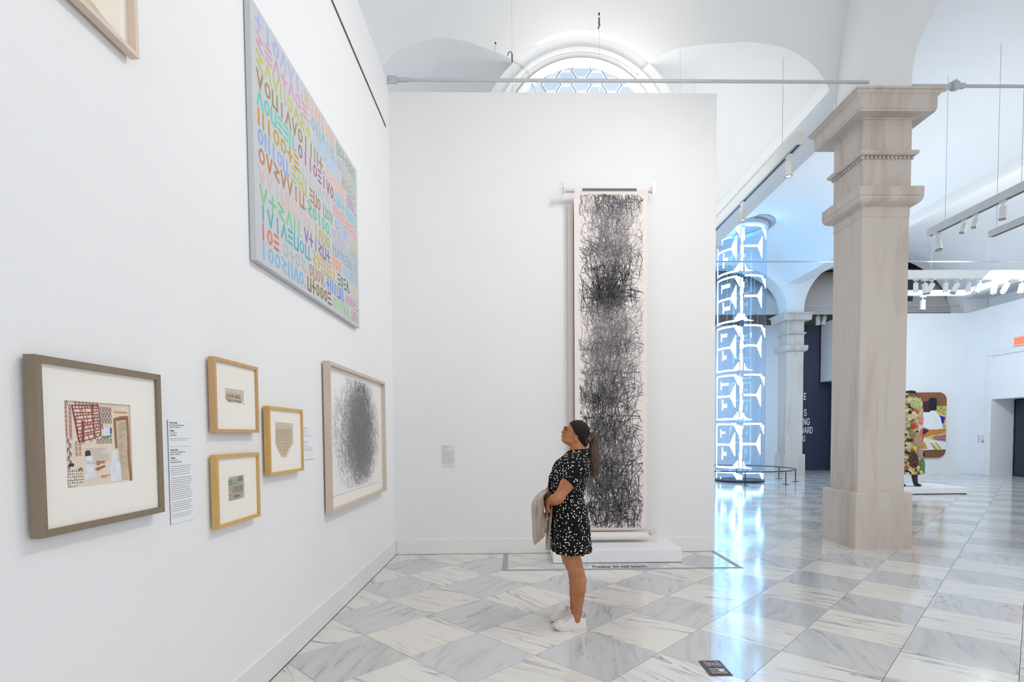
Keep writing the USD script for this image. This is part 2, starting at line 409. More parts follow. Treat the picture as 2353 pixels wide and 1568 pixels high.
B3 = ellipse_arch(10.10, 15.78, 5.72, 2.1, 0)
solid = sbox(4.36, SPR, 16.6, 10).difference(B2).difference(B3)
obj('arch_wall', ext_y(solid, 6.75, 7.40), plaster, ceil, smooth=30)
body = sbox(4.30, 6.16, 16.6, 10).difference(B2).difference(ellipse_arch(9.66, 15.78, 5.72, 2.15, 0))
body = body.difference(sbox(9.2, 0, 10.3, 6.70))
obj('hall_vault', ext_y(body, 7.40, 18.7), plaster, ceil, smooth=30)
E2 = ellipse_arch(5.3, 9.48, 5.83, 1.5, 0)
E3 = ellipse_arch(10.08, 15.78, 5.77, 2.1, 0)
endw = sbox(1.5, SPR, 16.6, 10).difference(E2).difference(E3)
obj('end_arch_wall', ext_y(endw, 18.7, 19.35), plaster, ceil, smooth=30)
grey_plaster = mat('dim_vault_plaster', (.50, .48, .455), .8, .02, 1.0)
a = np.linspace(0, math.pi, 40)
arc = [(22.0 + 2.7 * math.cos(t), 5.75 + 2.35 * math.sin(t)) for t in a]
v = np.array([(x, y, z) for x in (1.5, 17.5) for y, z in arc])
f = []
for k in range(39):
    f += [(k, k + 1, k + 41), (k, k + 41, k + 40)]
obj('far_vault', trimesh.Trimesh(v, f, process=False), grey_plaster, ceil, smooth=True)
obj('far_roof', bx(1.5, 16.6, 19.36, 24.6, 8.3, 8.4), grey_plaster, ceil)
groin = Polygon([(24.7, 5.6), (24.7, 10), (19.35, 10), (19.35, 8.2)] + arc)
# window wall with its mouldings and tracery
w1 = thing('window_1', 'round window with a honeycomb of pale panes in a moulded ring high above the scroll wall', kind='structure')
YW = 7.34
def ring(r0, r1, y0, y1, n=96):
    prof = Point(0, 0).buffer(r1, quad_segs=n // 4)
    if r0 > 0:
        prof = prof.difference(Point(0, 0).buffer(r0, quad_segs=n // 4))
    return T(ext_y(prof, y0, y1), t=(WX, 0, WZ))
obj('drum', ring(1.00, WR + .03, YW, YW + .45), plaster, w1, smooth=30)
obj('moulding', ring(1.16, 1.20, YW - .035, YW), plaster, w1, smooth=30)
obj('moulding', ring(1.08, 1.13, YW - .02, YW), plaster, w1, smooth=30)
obj('moulding', ring(1.00, 1.05, YW - .05, YW), plaster, w1, smooth=30)
m_sky = lamp_mat('daylight_pane', srgb(214, 234, 252), 1.0)
m_sky2 = lamp_mat('daylight_pane_bluer', srgb(204, 228, 251), .98)
mun = mat('muntin_paint', (.60, .64, .68), .5, .02, 5)
hexr = .105
cutter = Point(0, 0).buffer(1.0, quad_segs=32)
bars = []
kk = 0
for q in range(-9, 10):
    for r in range(-11, 12):
        cx, cz = hexr * 1.75 * q * 1.12, hexr * 1.02 * (r * 1.732 + (q % 2) * .866)
        hx = Polygon([(cx + 1.18 * hexr * math.cos(t), cz + hexr * math.sin(t)) for t in np.arange(6) * math.pi / 3])
        hx = hx.intersection(cutter)
        if hx.is_empty or hx.area < .002:
            continue
        inner = hx.buffer(-.012, join_style='mitre')
        bars.append(hx.difference(inner))
        for g in polys(inner):
            obj('pane', T(ext_y(g, YW + .045, YW + .055), t=(WX, 0, WZ)), m_sky if kk % 3 else m_sky2, w1)
            kk += 1
lat = cutter.difference(unary_union([b for b in []])) if False else unary_union(bars).union(cutter.difference(cutter.buffer(-.03)))
obj('tracery', T(ext_y(lat, YW + .02, YW + .075), t=(WX, 0, WZ)), mun, w1)
obj('light_box', T(ext_y(cutter, YW + .2, YW + .22), t=(WX, 0, WZ)), m_sky, w1)

# ------------------------------------------------------------------ the setting: far hall walls
m_navy = mat('navy_wall_paint', (.030, .040, .085), .55, .04, 3)
hall_white = mat('hall_wall_paint', (.84, .86, .88), .6, .01, 1.5)
wf = thing('wall_far', 'far partition at the end of the hall, white on the left and dark navy on the right', kind='structure')
obj('white_face', bx(1.5, 11.0, 20.8, 20.95, 0, 5.67), hall_white, wf)
obj('navy_face', bx(11.0, 15.9, 20.78, 20.95, 0, 5.67), m_navy, wf)
Ls = []
for txt, xr, z, h in (('E', 11.31, 2.77, .26), ('S', 11.34, 2.14, .26), ('ING', 11.47, 1.785, .255), ('WARD', 11.59, 1.46, .24), ('G', 11.30, 1.135, .225)):
    m = letters(txt, h, True, .004)
    w = m.bounds[1][0]
    Ls.append(upright(m, xr - w * .52 + .01, 20.78, z, .52))
obj('lettering', cat_(Ls), mat('white_vinyl', (.85, .86, .88), .5, .01), wf, label='white capital lettering on the navy wall')
wbh = thing('wall_bulkhead', 'white boxed bulkhead hanging in front of the navy wall beside the near column', kind='structure')
obj('box', bx(11.86, 14.5, 19.9, 20.75, 3.45, 5.72, .01), hall_white, wbh)
wr = thing('wall_right', 'white partition facing the viewer at the far right of the hall', kind='structure')
obj('face', bx(12.2, 15.8, 18.55, 18.69, 0, 5.62), hall_white, wr)
obj('dark_band', bx(12.2, 15.2, 18.60, 18.66, 5.62, 5.65), black, wr)
ws = thing('wall_side', 'white side wall of the hall with the doorway at the right edge', kind='structure')
YD0, YD1, ZD = 14.9, 17.53, 2.55
obj('face', bx(15.8, 16.55, YD1, 18.69, 0, 5.63), hall_white, ws)
obj('face', bx(15.8, 16.55, 8.0, YD0, 0, 5.63), hall_white, ws)
obj('face', bx(15.8, 16.55, YD0, YD1, ZD, 5.63), hall_white, ws)
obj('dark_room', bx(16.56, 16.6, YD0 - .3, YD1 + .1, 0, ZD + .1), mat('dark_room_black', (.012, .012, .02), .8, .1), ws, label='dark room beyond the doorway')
obj('outer_face', bx(16.62, 16.75, 6.76, 24.6, 0, 10), hall_white, ws)
t1 = thing('trim_1', 'white moulded casing around the doorway in the side wall', kind='structure')
obj('post', bx(15.75, 15.80, YD1 + .04, YD1 + .24, 0, 3.978, .01), white_gloss, t1)
obj('post', bx(15.765, 15.80, YD1, YD1 + .038, ZD * 0, 3.978, .005), white_gloss, t1)
obj('head', bx(15.75, 15.80, YD0 - .24, YD1 + .24, 3.98, 4.15, .01), white_gloss, t1)
d1 = thing('door_1', 'dark navy door leaf standing open inside the doorway', kind='structure')
obj('leaf', bx(16.50, 16.555, YD1 - 1.6, YD1 - .12, .02, ZD - .05, .006), mat('door_navy', (.02, .028, .05), .4, .1), d1)
wbk = thing('wall_end', 'grey end wall above the far partition with a dark tall window', kind='structure')
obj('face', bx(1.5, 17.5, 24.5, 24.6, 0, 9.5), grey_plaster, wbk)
obj('dark_window', bx(13.4, 14.42, 19.36, 19.42, 5.5, 7.3), mat('dark_glass', (.03, .035, .045), .3, .1), wbk, label='dark window strip above the right partition')
# ------------------------------------------------------------------ columns
def square_rings(prof):
    """stack of squares: prof (half width, z) from below"""
    v, f = [], []
    for h, z in prof:
        v += [(-h, -h, z), (h, -h, z), (h, h, z), (-h, h, z)]
    for i in range(len(prof) - 1):
        for j in range(4):
            a, b = i * 4 + j, i * 4 + (j + 1) % 4
            f += [(a, b, b + 4), (a, b + 4, a + 4)]
    f += [(0, 2, 1), (0, 3, 2)]
    k = 4 * (len(prof) - 1)
    f += [(k, k + 1, k + 2), (k, k + 2, k + 3)]
    return trimesh.Trimesh(v, f, process=False)
def column(loc, label):
    t = thing('marble_column', label, 'column', loc, group=None)
    obj('base', cat_([square_rings([(.366, 0), (.366, .71), (.362, .722), (.345, .726)])]), m_col, t)
    obj('shaft', square_rings([(.300, .72), (.300, 4.205)]), m_col, t)
    obj('necking', square_rings([(.304, 4.205), (.304, 4.31), (.312, 4.322), (.335, 4.332), (.362, 4.345), (.386, 4.365), (.400, 4.39), (.405, 4.42), (.401, 4.424), (.401, 4.428), (.407, 4.432), (.407, 4.541)]), m_col, t)
    obj('frieze', square_rings([(.308, 4.541), (.308, 5.42)]), m_col, t)
    obj('astragal', square_rings([(.309, 4.945), (.345, 4.947), (.358, 4.955), (.366, 4.965), (.368, 4.985), (.364, 5.000), (.309, 5.002)]), m_col, t)
    bs = []
    for s in range(4):
        for k in range(13):
            b = trimesh.creation.icosphere(1, 1.0)
            b.apply_scale((.017, .016, .02))
            b.apply_translation((-.312 + .052 * k, -.322, 4.926))
            b.apply_transform(rotz(s * math.pi / 2))
            bs.append(b)
    obj('bead_row', cat_(bs), m_col, t, kind='stuff')
    obj('cornice', square_rings([(.308, 5.39), (.33, 5.395), (.335, 5.405), (.474, 5.405), (.478, 5.412), (.478, 5.43), (.487, 5.436), (.487, 5.565), (.492, 5.575), (.503, 5.59), (.522, 5.605), (.530, 5.62), (.530, 5.628), (.548, 5.632), (.549, 5.655), (.545, 5.66)]), m_col, t)
    return t
column((4.66, 7.05, 0), 'tall square marble column with stepped capital standing nearest on the right')
column((9.79, 19.02, 0), 'distant square marble column in blue light beside the glowing cylinder')

# ------------------------------------------------------------------ tie rods
def tie_rod(y, x0, x1, z, r, label, ends=()):
    t = thing('tie_rod', label, 'tie rod', (0, y, z))
    obj('rod', cyl((x0, 0, 0), (x1, 0, 0), r, 12), steel, t)
    for x, s in ends:
        obj('clevis', cat_([bx(x - .06, x + .06, -.015, .015, -.045, .045, .006), bx(x + s * .05, x + s * .20, -.022, .022, -.022, .022, .008), T(cyl((0, -.03, 0), (0, .03, 0), .018, 10), t=(x - s * .02, 0, 0))]), steel, t)
    return t
tie_rod(6.62, -1.50, 4.33, 5.775, .020, 'long grey steel tie rod crossing above the scroll wall to the near column', ((-1.47, 1),))
t = tie_rod(6.95, 4.97, 9.76, 5.945, .020, 'grey steel tie rod running right from behind the near capital with a turnbuckle')
obj('turnbuckle', cat_([bx(5.62, 5.72, -.05, .05, -.05, .05, .02), T(bx(-.12, .10, -.02, .02, -.035, .035, .01), roty(-.5), (5.62, 0, .01)), bx(5.70, 5.80, -.03, .03, -.03, .03, .01)]), steel, t)
tie_rod(13.95, 4.97, 15.7, 5.94, .018, 'thin pale tie rod crossing the middle of the hall behind the glowing cylinder')
tie_rod(18.85, 10.1, 15.7, 5.95, .018, 'thin pale tie rod under the end arch above the right partition')

# ------------------------------------------------------------------ track lighting
m_track = mat('track_enamel', (.66, .67, .67), .4, .01, 4)
m_head = mat('lamp_head_enamel', (.80, .80, .79), .35, .01, 4)
m_glow = lamp_mat('lamp_glow', (1, .97, .9), 6.0)
def track(name_label, x, y0, y1, z, w, h, wires, ztop, along='y', group=None):
    t = thing('light_track', name_label, 'light track', (x, y0, z) if along == 'y' else (y0, x, z), 0 if along == 'y' else -90)
    L = y1 - y0
    obj('channel', bx(-w / 2, w / 2, 0, L, 0, h, .004), m_track, t)
    obj('conductor_slot', bx(-w * .16, w * .16, .02, L - .02, -.003, .004), black, t)
    for q in wires:
        obj('wire', cyl((0, q, h), (0, q, ztop - z), .0035, 6), steel, t)
    return t
def spot_head(loc, tilt, turn, label, size=1.0, lit=True, group=None):
    t = thing('spotlight', label, 'spotlight', loc, turn, group)
    s = size
    obj('adapter', bx(-.02 * s, .02 * s, -.06 * s, .06 * s, -.03 * s, 0, .004), m_head, t)
    obj('stem', cyl((0, 0, -.03 * s), (0, 0, -.085 * s), .010 * s, 8), m_head, t)
    R = roty(tilt)
    can = lathe([(0, 0), (.040 * s, 0), (.046 * s, -.008 * s), (.046 * s, -.19 * s), (.040 * s, -.19 * s), (.036 * s, -.15 * s), (0, -.15 * s)][::-1], 20)
    obj('can', T(T(can, R), t=(0, 0, -.085 * s)), m_head, t, smooth=40)
    obj('lens', T(T(lathe([(0, -.168 * s), (.034 * s, -.168 * s), (.034 * s, -.160 * s), (0, -.160 * s)], 16), R), t=(0, 0, -.085 * s)), m_glow if lit else m_head, t)
    obj('trim_ring', T(T(tube([(.043 * s * math.cos(q), .043 * s * math.sin(q), -.19 * s) for q in np.linspace(0, 2 * math.pi, 20, endpoint=False)], .004 * s, 6, True), R), t=(0, 0, -.085 * s)), black, t)
    return t
track('sloping-looking pale light track above the glowing cylinder, ending beside the near capital', 3.66, 6.95, 13.2, 5.205, .10, .16, [.45, 3.4, 5.8], 6.66)
spot_head((3.66, 7.22, 5.20), 0, 0, 'white spotlight nearest the end of the track beside the near capital', 1.0)
spot_head((3.66, 8.68, 5.20), 0, 0, 'white spotlight on the middle of the track in front of the glowing cylinder', 1.0)
spot_head((3.72, 10.1, 5.18), -.7, 0, 'small tilted spotlight peeking out beside the edge of the scroll wall', .9, False)
track('bluish light track hanging at the upper right edge of the picture', 7.43, 7.2, 9.60, 5.0, .10, .13, [2.05, .65], 7.6)
spot_head((7.43, 9.42, 5.0), .2, 90, 'white spotlight at the far tip of the upper right track', 1.15, False)
spot_head((7.43, 8.85, 5.0), .25, 0, 'left of the pair of slim spotlights under the upper right track', .8, False)
spot_head((7.43, 8.62, 5.0), .25, 0, 'right of the pair of slim spotlights under the upper right track', .8, False)
spot_head((7.43, 8.14, 5.0), .05, 0, 'white spotlight nearest the viewer under the upper right track', 1.0, False)
track('short pale light track below the upper right track at the picture edge', 7.66, 7.0, 8.60, 4.62, .10, .10, [1.5], 7.6)
# the two cross bars over the right part of the hall
white_bar = mat('bar_enamel', (.86, .87, .88), .4, .01, 4)
t = thing('light_track', 'thick white light bar crossing the right of the hall with a row of spotlights', 'light track', (0, 14.0, 5.50))
obj('channel', bx(9.25, 15.5, -.06, .06, 0, .22, .006), white_bar, t)
for q in (10.9, 12.4, 14.2):
    obj('wire', cyl((q, 0, .22), (q, 0, 2.0), .004, 6), steel, t)
t = thing('light_track', 'lower white light bar of the right hall turning a corner towards the viewer', 'light track', (0, 15.5, 5.45))
obj('channel', bx(10.3, 13.12, -.06, .06, 0, .15, .006), white_bar, t)
obj('return_channel', bx(13.0, 13.12, -1.3, -.06, 0, .15, .006), white_bar, t)
t = thing('light_track', 'white light bar under the end arch beside the distant column', 'light track', (0, 19.8, 5.93))
obj('channel', bx(7.0, 13.2, -.05, .05, 0, .22, .006), white_bar, t)
for i, (x, tilt, turn, lit) in enumerate(((10.50, 0, 90, True), (10.74, .15, 90, False), (10.95, .55, 0, False), (11.30, .0, 90, True), (11.62, .5, 0, False), (11.92, .1, 0, True), (12.22, .5, 0, False), (12.62, .2, 0, False), (12.95, .5, 0, False), (13.35, .2, 0, False))):
    w = ('first', 'second', 'third', 'fourth', 'fifth', 'sixth', 'seventh', 'eighth', 'ninth', 'tenth')[i]
    spot_head((x, 14.0, 5.50), tilt, turn, f'{w} from the left of the white spotlights under the thick cross bar', 1.45 if not lit else 1.2, lit)
spot_head((11.84, 15.5, 5.45), 0, 90, 'white spotlight alone under the lower cross bar by the near column', 1.5, False)
spot_head((11.2, 19.8, 5.93), 0, 0, 'left of the two white spotlights hanging beside the distant capital', 1.7, False)
spot_head((11.45, 19.8, 5.93), .25, 0, 'right of the two white spotlights hanging beside the distant capital', 1.7, False)
# thin hanging cables
for i, (rx, rz, y, zb, lab) in enumerate(((-.034, .713, 7.24, 5.3, 'second thin hanging cable from the left above the scroll wall'), (-.073, .691, 7.9, 5.3, 'leftmost thin hanging cable above the scroll wall'),
                            (.155, .766, 7.0, 5.3, 'thin hanging cable with a dark gripper in front of the round window'), (.304, .711, 7.26, 5.3, 'left of the two thin cables between window and near column'),
                            (.330, .690, 7.9, 5.3, 'right of the two thin cables between window and near column'), (-.004, .80, 6.9, 5.3, 'long thin cable with a hook left of the round window'))):
    x, zt = rx * y, EYE + rz * y
    t = thing('hanging_cable', lab, 'cable', (x, y, 0))
    obj('cable', cyl((0, 0, zb), (0, 0, zt + .02), .0022, 6), steel, t)
    obj('ceiling_ferrule', cyl((0, 0, zt - .025), (0, 0, zt), .011, 8), black, t)
    if i == 2:
        obj('gripper', cat_([cyl((0, 0, zt - .06), (0, 0, zt - .14), .012, 8), cyl((.01, 0, zt - .14), (-.012, 0, zt - .19), .010, 8)]), mat('gripper_metal', (.15, .15, .15), .4), t)
    if i == 5:
        obj('hook', cat_([cyl((0, 0, 6.18), (0, 0, 6.28), .010, 8), tube([(0, 0, 6.28), (-.02, 0, 6.31), (-.05, 0, 6.29), (-.055, 0, 6.26)], .006, 6)]), mat('gripper_metal', (.15, .15, .15), .4), t)
t = thing('air_vent', 'dark slotted round air vent in the far vault beside the near column', 'vent', (12.1, 20.45, 7.55))
obj('rim', lathe([(.62, 0), (.66, .0), (.66, .12), (.62, .12), (.62, 0)], 32), mat('vent_rim', (.55, .53, .5), .6), t, smooth=40)
obj('grille', lathe([(0, .02), (.6, .02), (.6, .06), (0, .06)], 32), black, t)

# ------------------------------------------------------------------ framed works on the left wall
def on_wall(name, label, cat, y, z):
    """left wall: local x runs along the wall to the right, z up, the front faces -y"""
    return thing(name, label, cat, (XL, y, z), 90)
m_mat = mat('mat_board', srgb(243, 238, 230), .8, .006, 6)
m_glaze = pane_mat('picture_glazing', (1, 1, 1), .25, .012)
def wood(name, c, k=1.0, dark=.8):
    n = {'tc': ('texture_coordinate', {}), 'mp': ('mapping', {'scale': (14 * k, 14 * k, 1.6 * k)}), 'n': ('noise_texture', {'scale': 3.0, 'detail': 5.0, 'distortion': .6}),
         'r': ('rgb_ramp', {'ramp': [(.3, tuple(np.array(c) * dark)), (.7, c)]}), 'p': ('principled_bsdf', {'roughness': .45})}
    return usdkit.material(stage, f'/World/Looks/{name}', n, [('tc.object', 'mp.vector'), ('mp.vector', 'n.vector'), ('n.fac', 'r.fac'), ('r.color', 'p.base_color')], surface='p.BSDF')
def frame(t, W, H, depth, face, mf, opening=None, back=.012, set_back=.012):
    """four mitred rails; local origin at the lower left outer corner; wall at y = 0, front at y = -depth"""
    x0, x1, z0, z1 = 0, W, 0, H
    c = [(x0, z0), (x1, z0), (x1, z1), (x0, z1)]
    ci = [(x0 + face, z0 + face), (x1 - face, z0 + face), (x1 - face, z1 - face), (x0 + face, z1 - face)]
    for k in range(4):
        q = Polygon([c[k], c[(k + 1) % 4], ci[(k + 1) % 4], ci[k]])
        obj('rail', ext_y(q.buffer(-.0003, join_style='mitre'), -depth, -back), mf, t)
    inner = rect(face - .002, W - face + .002, face - .002, H - face + .002)
    yb = -depth + set_back
    obj('backing', ext_y(inner, yb + .006, -back + .004 if -back + .004 > yb + .007 else yb + .009), m_mat, t)
    if opening is not None:
        obj('mat_board', ext_y(inner.difference(opening), yb, yb + .004), m_mat, t)
    obj('glazing', trimesh.Trimesh([(face - .002, yb - .004, face - .002), (W - face + .002, yb - .004, face - .002), (W - face + .002, yb - .004, H - face + .002), (face - .002, yb - .004, H - face + .002)], [(0, 1, 2), (0, 2, 3)], process=False), m_glaze, t)
    return yb
# brown frame with a collage
t = on_wall('framed_collage', 'large taupe-brown wooden frame holding a red and brown collage in a wide white mat', 'picture', 1.682, 1.183)
m_taupe = wood('taupe_wood', srgb(140, 124, 104), 1.0, .85)
yb = frame(t, .583, .574, .048, .024, m_taupe, rect(.116, .419, .146, .439))
ya = yb + .0055
AX, AZ, AW, AH = .116, .146, .303, .293
def A(u, v): return (AX + u * AW, AZ + (1 - v) * AH)
obj('sheet', flat(rect(AX - .005, AX + AW + .005, AZ - .005, AZ + AH + .005), ya + .0005), mat('collage_paper', srgb(226, 214, 198), .8, .05, 12), t)
def art(name, colr, shapes, lift=1):
    obj(name, flat(unary_union(shapes), ya - .0004 * lift, .0004), mat(name + '_print', srgb(*colr), .8, .08, 40), t, kind='stuff' if len(shapes) > 1 else None)
red = []
bl_ = [A(.12, .05), A(.50, .03), A(.52, .40), A(.20, .47)]
for k in range(11):
    f_ = k / 10
    a_ = (bl_[0][0] + (bl_[3][0] - bl_[0][0]) * f_, bl_[0][1] + (bl_[3][1] - bl_[0][1]) * f_)
    b_ = (bl_[1][0] + (bl_[2][0] - bl_[1][0]) * f_, bl_[1][1] + (bl_[2][1] - bl_[1][1]) * f_)
    red.append(line([a_, ((a_[0] + b_[0]) / 2, (a_[1] + b_[1]) / 2 + .003 * math.sin(k * 2.3)), b_], .0032))
    for q in range(9):
        if rng.random() < .7:
            s_ = (q + rng.random() * .5) / 9
            p_ = (a_[0] + (b_[0] - a_[0]) * s_, a_[1] + (b_[1] - a_[1]) * s_)
            red.append(line([p_, (p_[0] + .001, p_[1] - .011)], .0022))
red += [line([bl_[0], bl_[3]], .006), line([bl_[1], bl_[2]], .004), line([A(.40, .03), A(.43, .44)], .004), line([A(.26, .24), A(.26, .46)], .01)]
art('red_building', (150, 60, 56), red)
fig, fig2 = [], []
def arch_mark(u, v, s, out):
    x, z = A(u, v)
    out.append(line([(x - .3 * s, z - s), (x - .25 * s, z), (x, z + .3 * s), (x + .25 * s, z), (x + .3 * s, z - s)], .0022))
for k in range(8):
    arch_mark(.05 + .07 * k if k < 1 else .12 + .05 * k, .015, .012, fig)
for v_ in np.arange(.03, .42, .05):
    arch_mark(.03, v_ + .01, .012, fig); arch_mark(.09, v_ + .02, .012, fig)
for k in range(13):
    arch_mark(.54 + .045 * (k % 4), .06 + .07 * (k // 4), .014, fig2)
for k in range(5):
    arch_mark(.47 + .05 * k, .45, .014, fig2)
for k in range(7):
    arch_mark(.05 + .025 * (k % 2), .45 + .05 * k, .011, fig2)
for k in range(6):
    arch_mark(.16 + .05 * (k % 2), .48 + .06 * (k // 2), .011, fig)
art('pink_figures', (176, 104, 98), fig)
art('plum_figures', (110, 62, 68), fig2)
art('brown_border', (160, 112, 80), [line([A(.76, .55), A(.75, .30), A(.745, .20), A(.84, .175), A(.955, .165), A(.965, .40), A(.965, .70), A(.985, .98)], .013)])
art('tan_page', (203, 182, 156), [Polygon([A(.79, .20), A(.93, .18), A(.945, .98), A(.84, .98), A(.80, .60)])])
art('typed_lines', (140, 126, 112), [line([A(.80 + .02 * (k % 3 == 0), .24 + .024 * k), A(.91 - .03 * ((k * 7) % 3), .238 + .024 * k)], .0012) for k in range(24) if k not in (9, 10, 16)], 2)
art('white_figures', (226, 226, 232), [Polygon([A(.29, .66), A(.33, .60), A(.38, .66), A(.42, .90), A(.26, .92)]), Polygon([A(.66, .60), A(.76, .59), A(.775, .74), A(.82, .75), A(.82, .98), A(.64, .98), A(.64, .76), A(.67, .74)]), Polygon([A(.56, .30), A(.66, .30), A(.67, .40), A(.55, .40)])])
art('dark_hair', (62, 44, 46), [Polygon([A(.275, .645), A(.28, .59), A(.32, .575), A(.35, .59), A(.355, .64)]), rect(*[A(.05, .72)[0], A(.115, .72)[0]], A(.05, .755)[1], A(.05, .72)[1])], 2)
art('green_boat', (88, 150, 100), [Polygon([A(.53, .41), A(.62, .405), A(.69, .39), A(.685, .415), A(.60, .435), A(.53, .43)])], 2)
art('blue_figure', (70, 76, 150), [line([A(.675, .31), A(.68, .345), A(.675, .37)], .007)], 2)
art('orange_heap', (178, 104, 62), [Polygon([A(.41, .80), A(.56, .765), A(.57, .79), A(.45, .83)])] + [line([A(.44 + .025 * (k % 5), .72 + .018 * (k // 5)), A(.46 + .025 * (k % 5), .715 + .018 * (k // 5))], .003) for k in range(12)] + [Polygon([A(.17, .79), A(.22, .77), A(.23, .795), A(.19, .82)])], 2)
art('orange_strip', (226, 140, 96), [rect(A(.74, .09)[0], A(.955, .09)[0], A(0, .112)[1], A(0, .09)[1]), rect(A(.50, .895)[0], A(.645, .895)[0], A(0, .905)[1], A(0, .89)[1]), rect(A(.50, .912)[0], A(.59, .912)[0], A(0, .922)[1], A(0, .91)[1])], 2)
sc = []
for k in range(6):
    for q in range(8 if k < 5 else 5):
        x, z = A(.035 + .028 * q, .81 + .034 * k)
        sc.append(line([(x + rng.uniform(-.002, .002), z + rng.uniform(-.003, .003)) for _ in range(3)], .0016))
art('black_scrawl', (40, 38, 42), sc)
sc = []
for k in range(9):
    u0 = .27 + .03 * rng.random() + (.1 if 3 < k < 7 else 0)
    pts = [A(u0 + .012 * q, .56 + .022 * k + .006 * math.sin(q * 1.9 + k)) for q in range(int(20 + 10 * rng.random()))]
    sc.append(line([p for p in pts if p[0] < AX + .64 * AW], .0008))
art('pencil_handwriting', (158, 148, 138), sc)

# three small wooden frames
m_maple = wood('pink_maple', srgb(205, 164, 116), 1.0, .86)
m_ash = wood('honey_ash', srgb(214, 174, 104), 1.0, .88)
m_tan = mat('tan_card', srgb(206, 190, 164), .8, .05, 30)
m_sage = mat('sage_card', srgb(166, 166, 148), .8, .06, 30)
m_dim = mat('soot_ink', srgb(96, 88, 78), .8, .1, 40)
m_dim2 = mat('soot_ink_pale', srgb(150, 136, 116), .8, .1, 40)
t = on_wall('framed_scrap', 'upper small maple frame with a tiny lettered tan scrap in a white mat', 'picture', 2.672, 1.517)
yb = frame(t, .446, .377, .043, .019, m_maple, rect(.116, .303, .153, .230)); ya = yb + .0055
obj('scrap', flat(Polygon([(.128, .222), (.296, .222), (.298, .185), (.290, .168), (.280, .160), (.150, .160), (.132, .176), (.121, .182), (.121, .200)]), ya), m_tan, t)
m_ = letters('SHOP\u00b7MAIL', .017, True, .0004)
obj('lettering', cat_([upright(m_, .138, ya - .0006, .184, 1.55 * .145 / 1.55 / m_.bounds[1][0]), flat(unary_union([line([(.131, .205), (.131, .176), (.290, .174)], .0022), line([(.142, .170), (.286, .168)], .003), line([(.145, .206), (.29, .206)], .001), line([(.15, .163), (.175, .168), (.185, .160)], .0018), line([(.25, .161), (.272, .168), (.286, .160)], .0018)]), ya - .0006, .0004)]), m_dim, t)
t = on_wall('framed_scrap', 'lower small ash frame with a grey-green printed card and a red roundel', 'picture', 2.667, 1.035)
yb = frame(t, .441, .371, .044, .019, m_ash, rect(.124, .286, .125, .253)); ya = yb + .0055
obj('card', flat(Polygon([(.128, .122), (.279, .128), (.283, .19), (.281, .246), (.150, .246), (.132, .232), (.127, .18)]), ya), m_sage, t)
mk = []
for r_, (zz_, n_, hh, x0_, x1_) in enumerate(((.236, 5, .010, .232, .277), (.222, 6, .010, .225, .277), (.222, 3, .008, .136, .172), (.209, 3, .008, .134, .170), (.165, 6, .032, .172, .277), (.138, 6, .012, .185, .24))):
    for q in range(n_):
        x_ = x0_ + (x1_ - x0_) * (q + .15) / n_
        w_ = (x1_ - x0_) / n_ * .62
        mk += [line([(x_, zz_), (x_, zz_ + hh)], .0016), line([(x_ + w_, zz_), (x_ + w_, zz_ + hh)], .0016), line([(x_, zz_ + hh * (q % 3) / 2), (x_ + w_, zz_ + hh * ((q + 1) % 3) / 2)], .0014)]
mk += [line([(.176, .214), (.222, .215)], .003)]
obj('print', flat(unary_union(mk), ya - .0006, .0004), m_dim, t, kind='stuff')
ro = Point(.147, .172).buffer(.0155)
obj('roundel', flat(ro, ya - .0006, .0004), mat('roundel_cream', srgb(222, 200, 180), .8), t)
obj('roundel_mark', flat(unary_union([ro.exterior.buffer(.0012), line([(.140, .179), (.147, .172), (.154, .180)], .003), line([(.147, .172), (.147, .164)], .003), line([(.141, .168), (.153, .168)], .002)]), ya - .0011, .0004), mat('roundel_red', srgb(176, 84, 70), .8), t)
t = on_wall('framed_scrap', 'right small ash frame with a pointed tan card of scribbled rows', 'picture', 3.234, 1.257)
yb = frame(t, .509, .422, .047, .019, m_ash, Polygon([(.105, .328), (.370, .322), (.366, .190), (.264, .097), (.187, .097), (.100, .190)])); ya = yb + .0055
obj('card', flat(Polygon([(.108, .312), (.135, .320), (.34, .316), (.362, .303), (.362, .194), (.258, .104), (.190, .104), (.105, .194)]), ya), m_tan, t)
mk = []
for r_ in range(8):
    z_ = .285 - .021 * r_
    hw = .118 if r_ < 5 else .118 - .024 * (r_ - 4)
    n_ = int(hw * 2 / .026)
    for q in range(n_):
        x_ = .235 - hw + .026 * (q + .25)
        h_ = .016 if r_ > 1 else .020
        mk += [line([(x_, z_), (x_ + rng.uniform(-.002, .003), z_ - h_)], .0026), line([(x_ + .007, z_ - rng.random() * h_), (x_ + .012, z_ - rng.random() * h_)], .0026), line([(x_ + .013, z_), (x_ + .013, z_ - h_)], .0022)]
obj('print', flat(unary_union(mk), ya - .0006, .0004), m_dim2, t, kind='stuff')

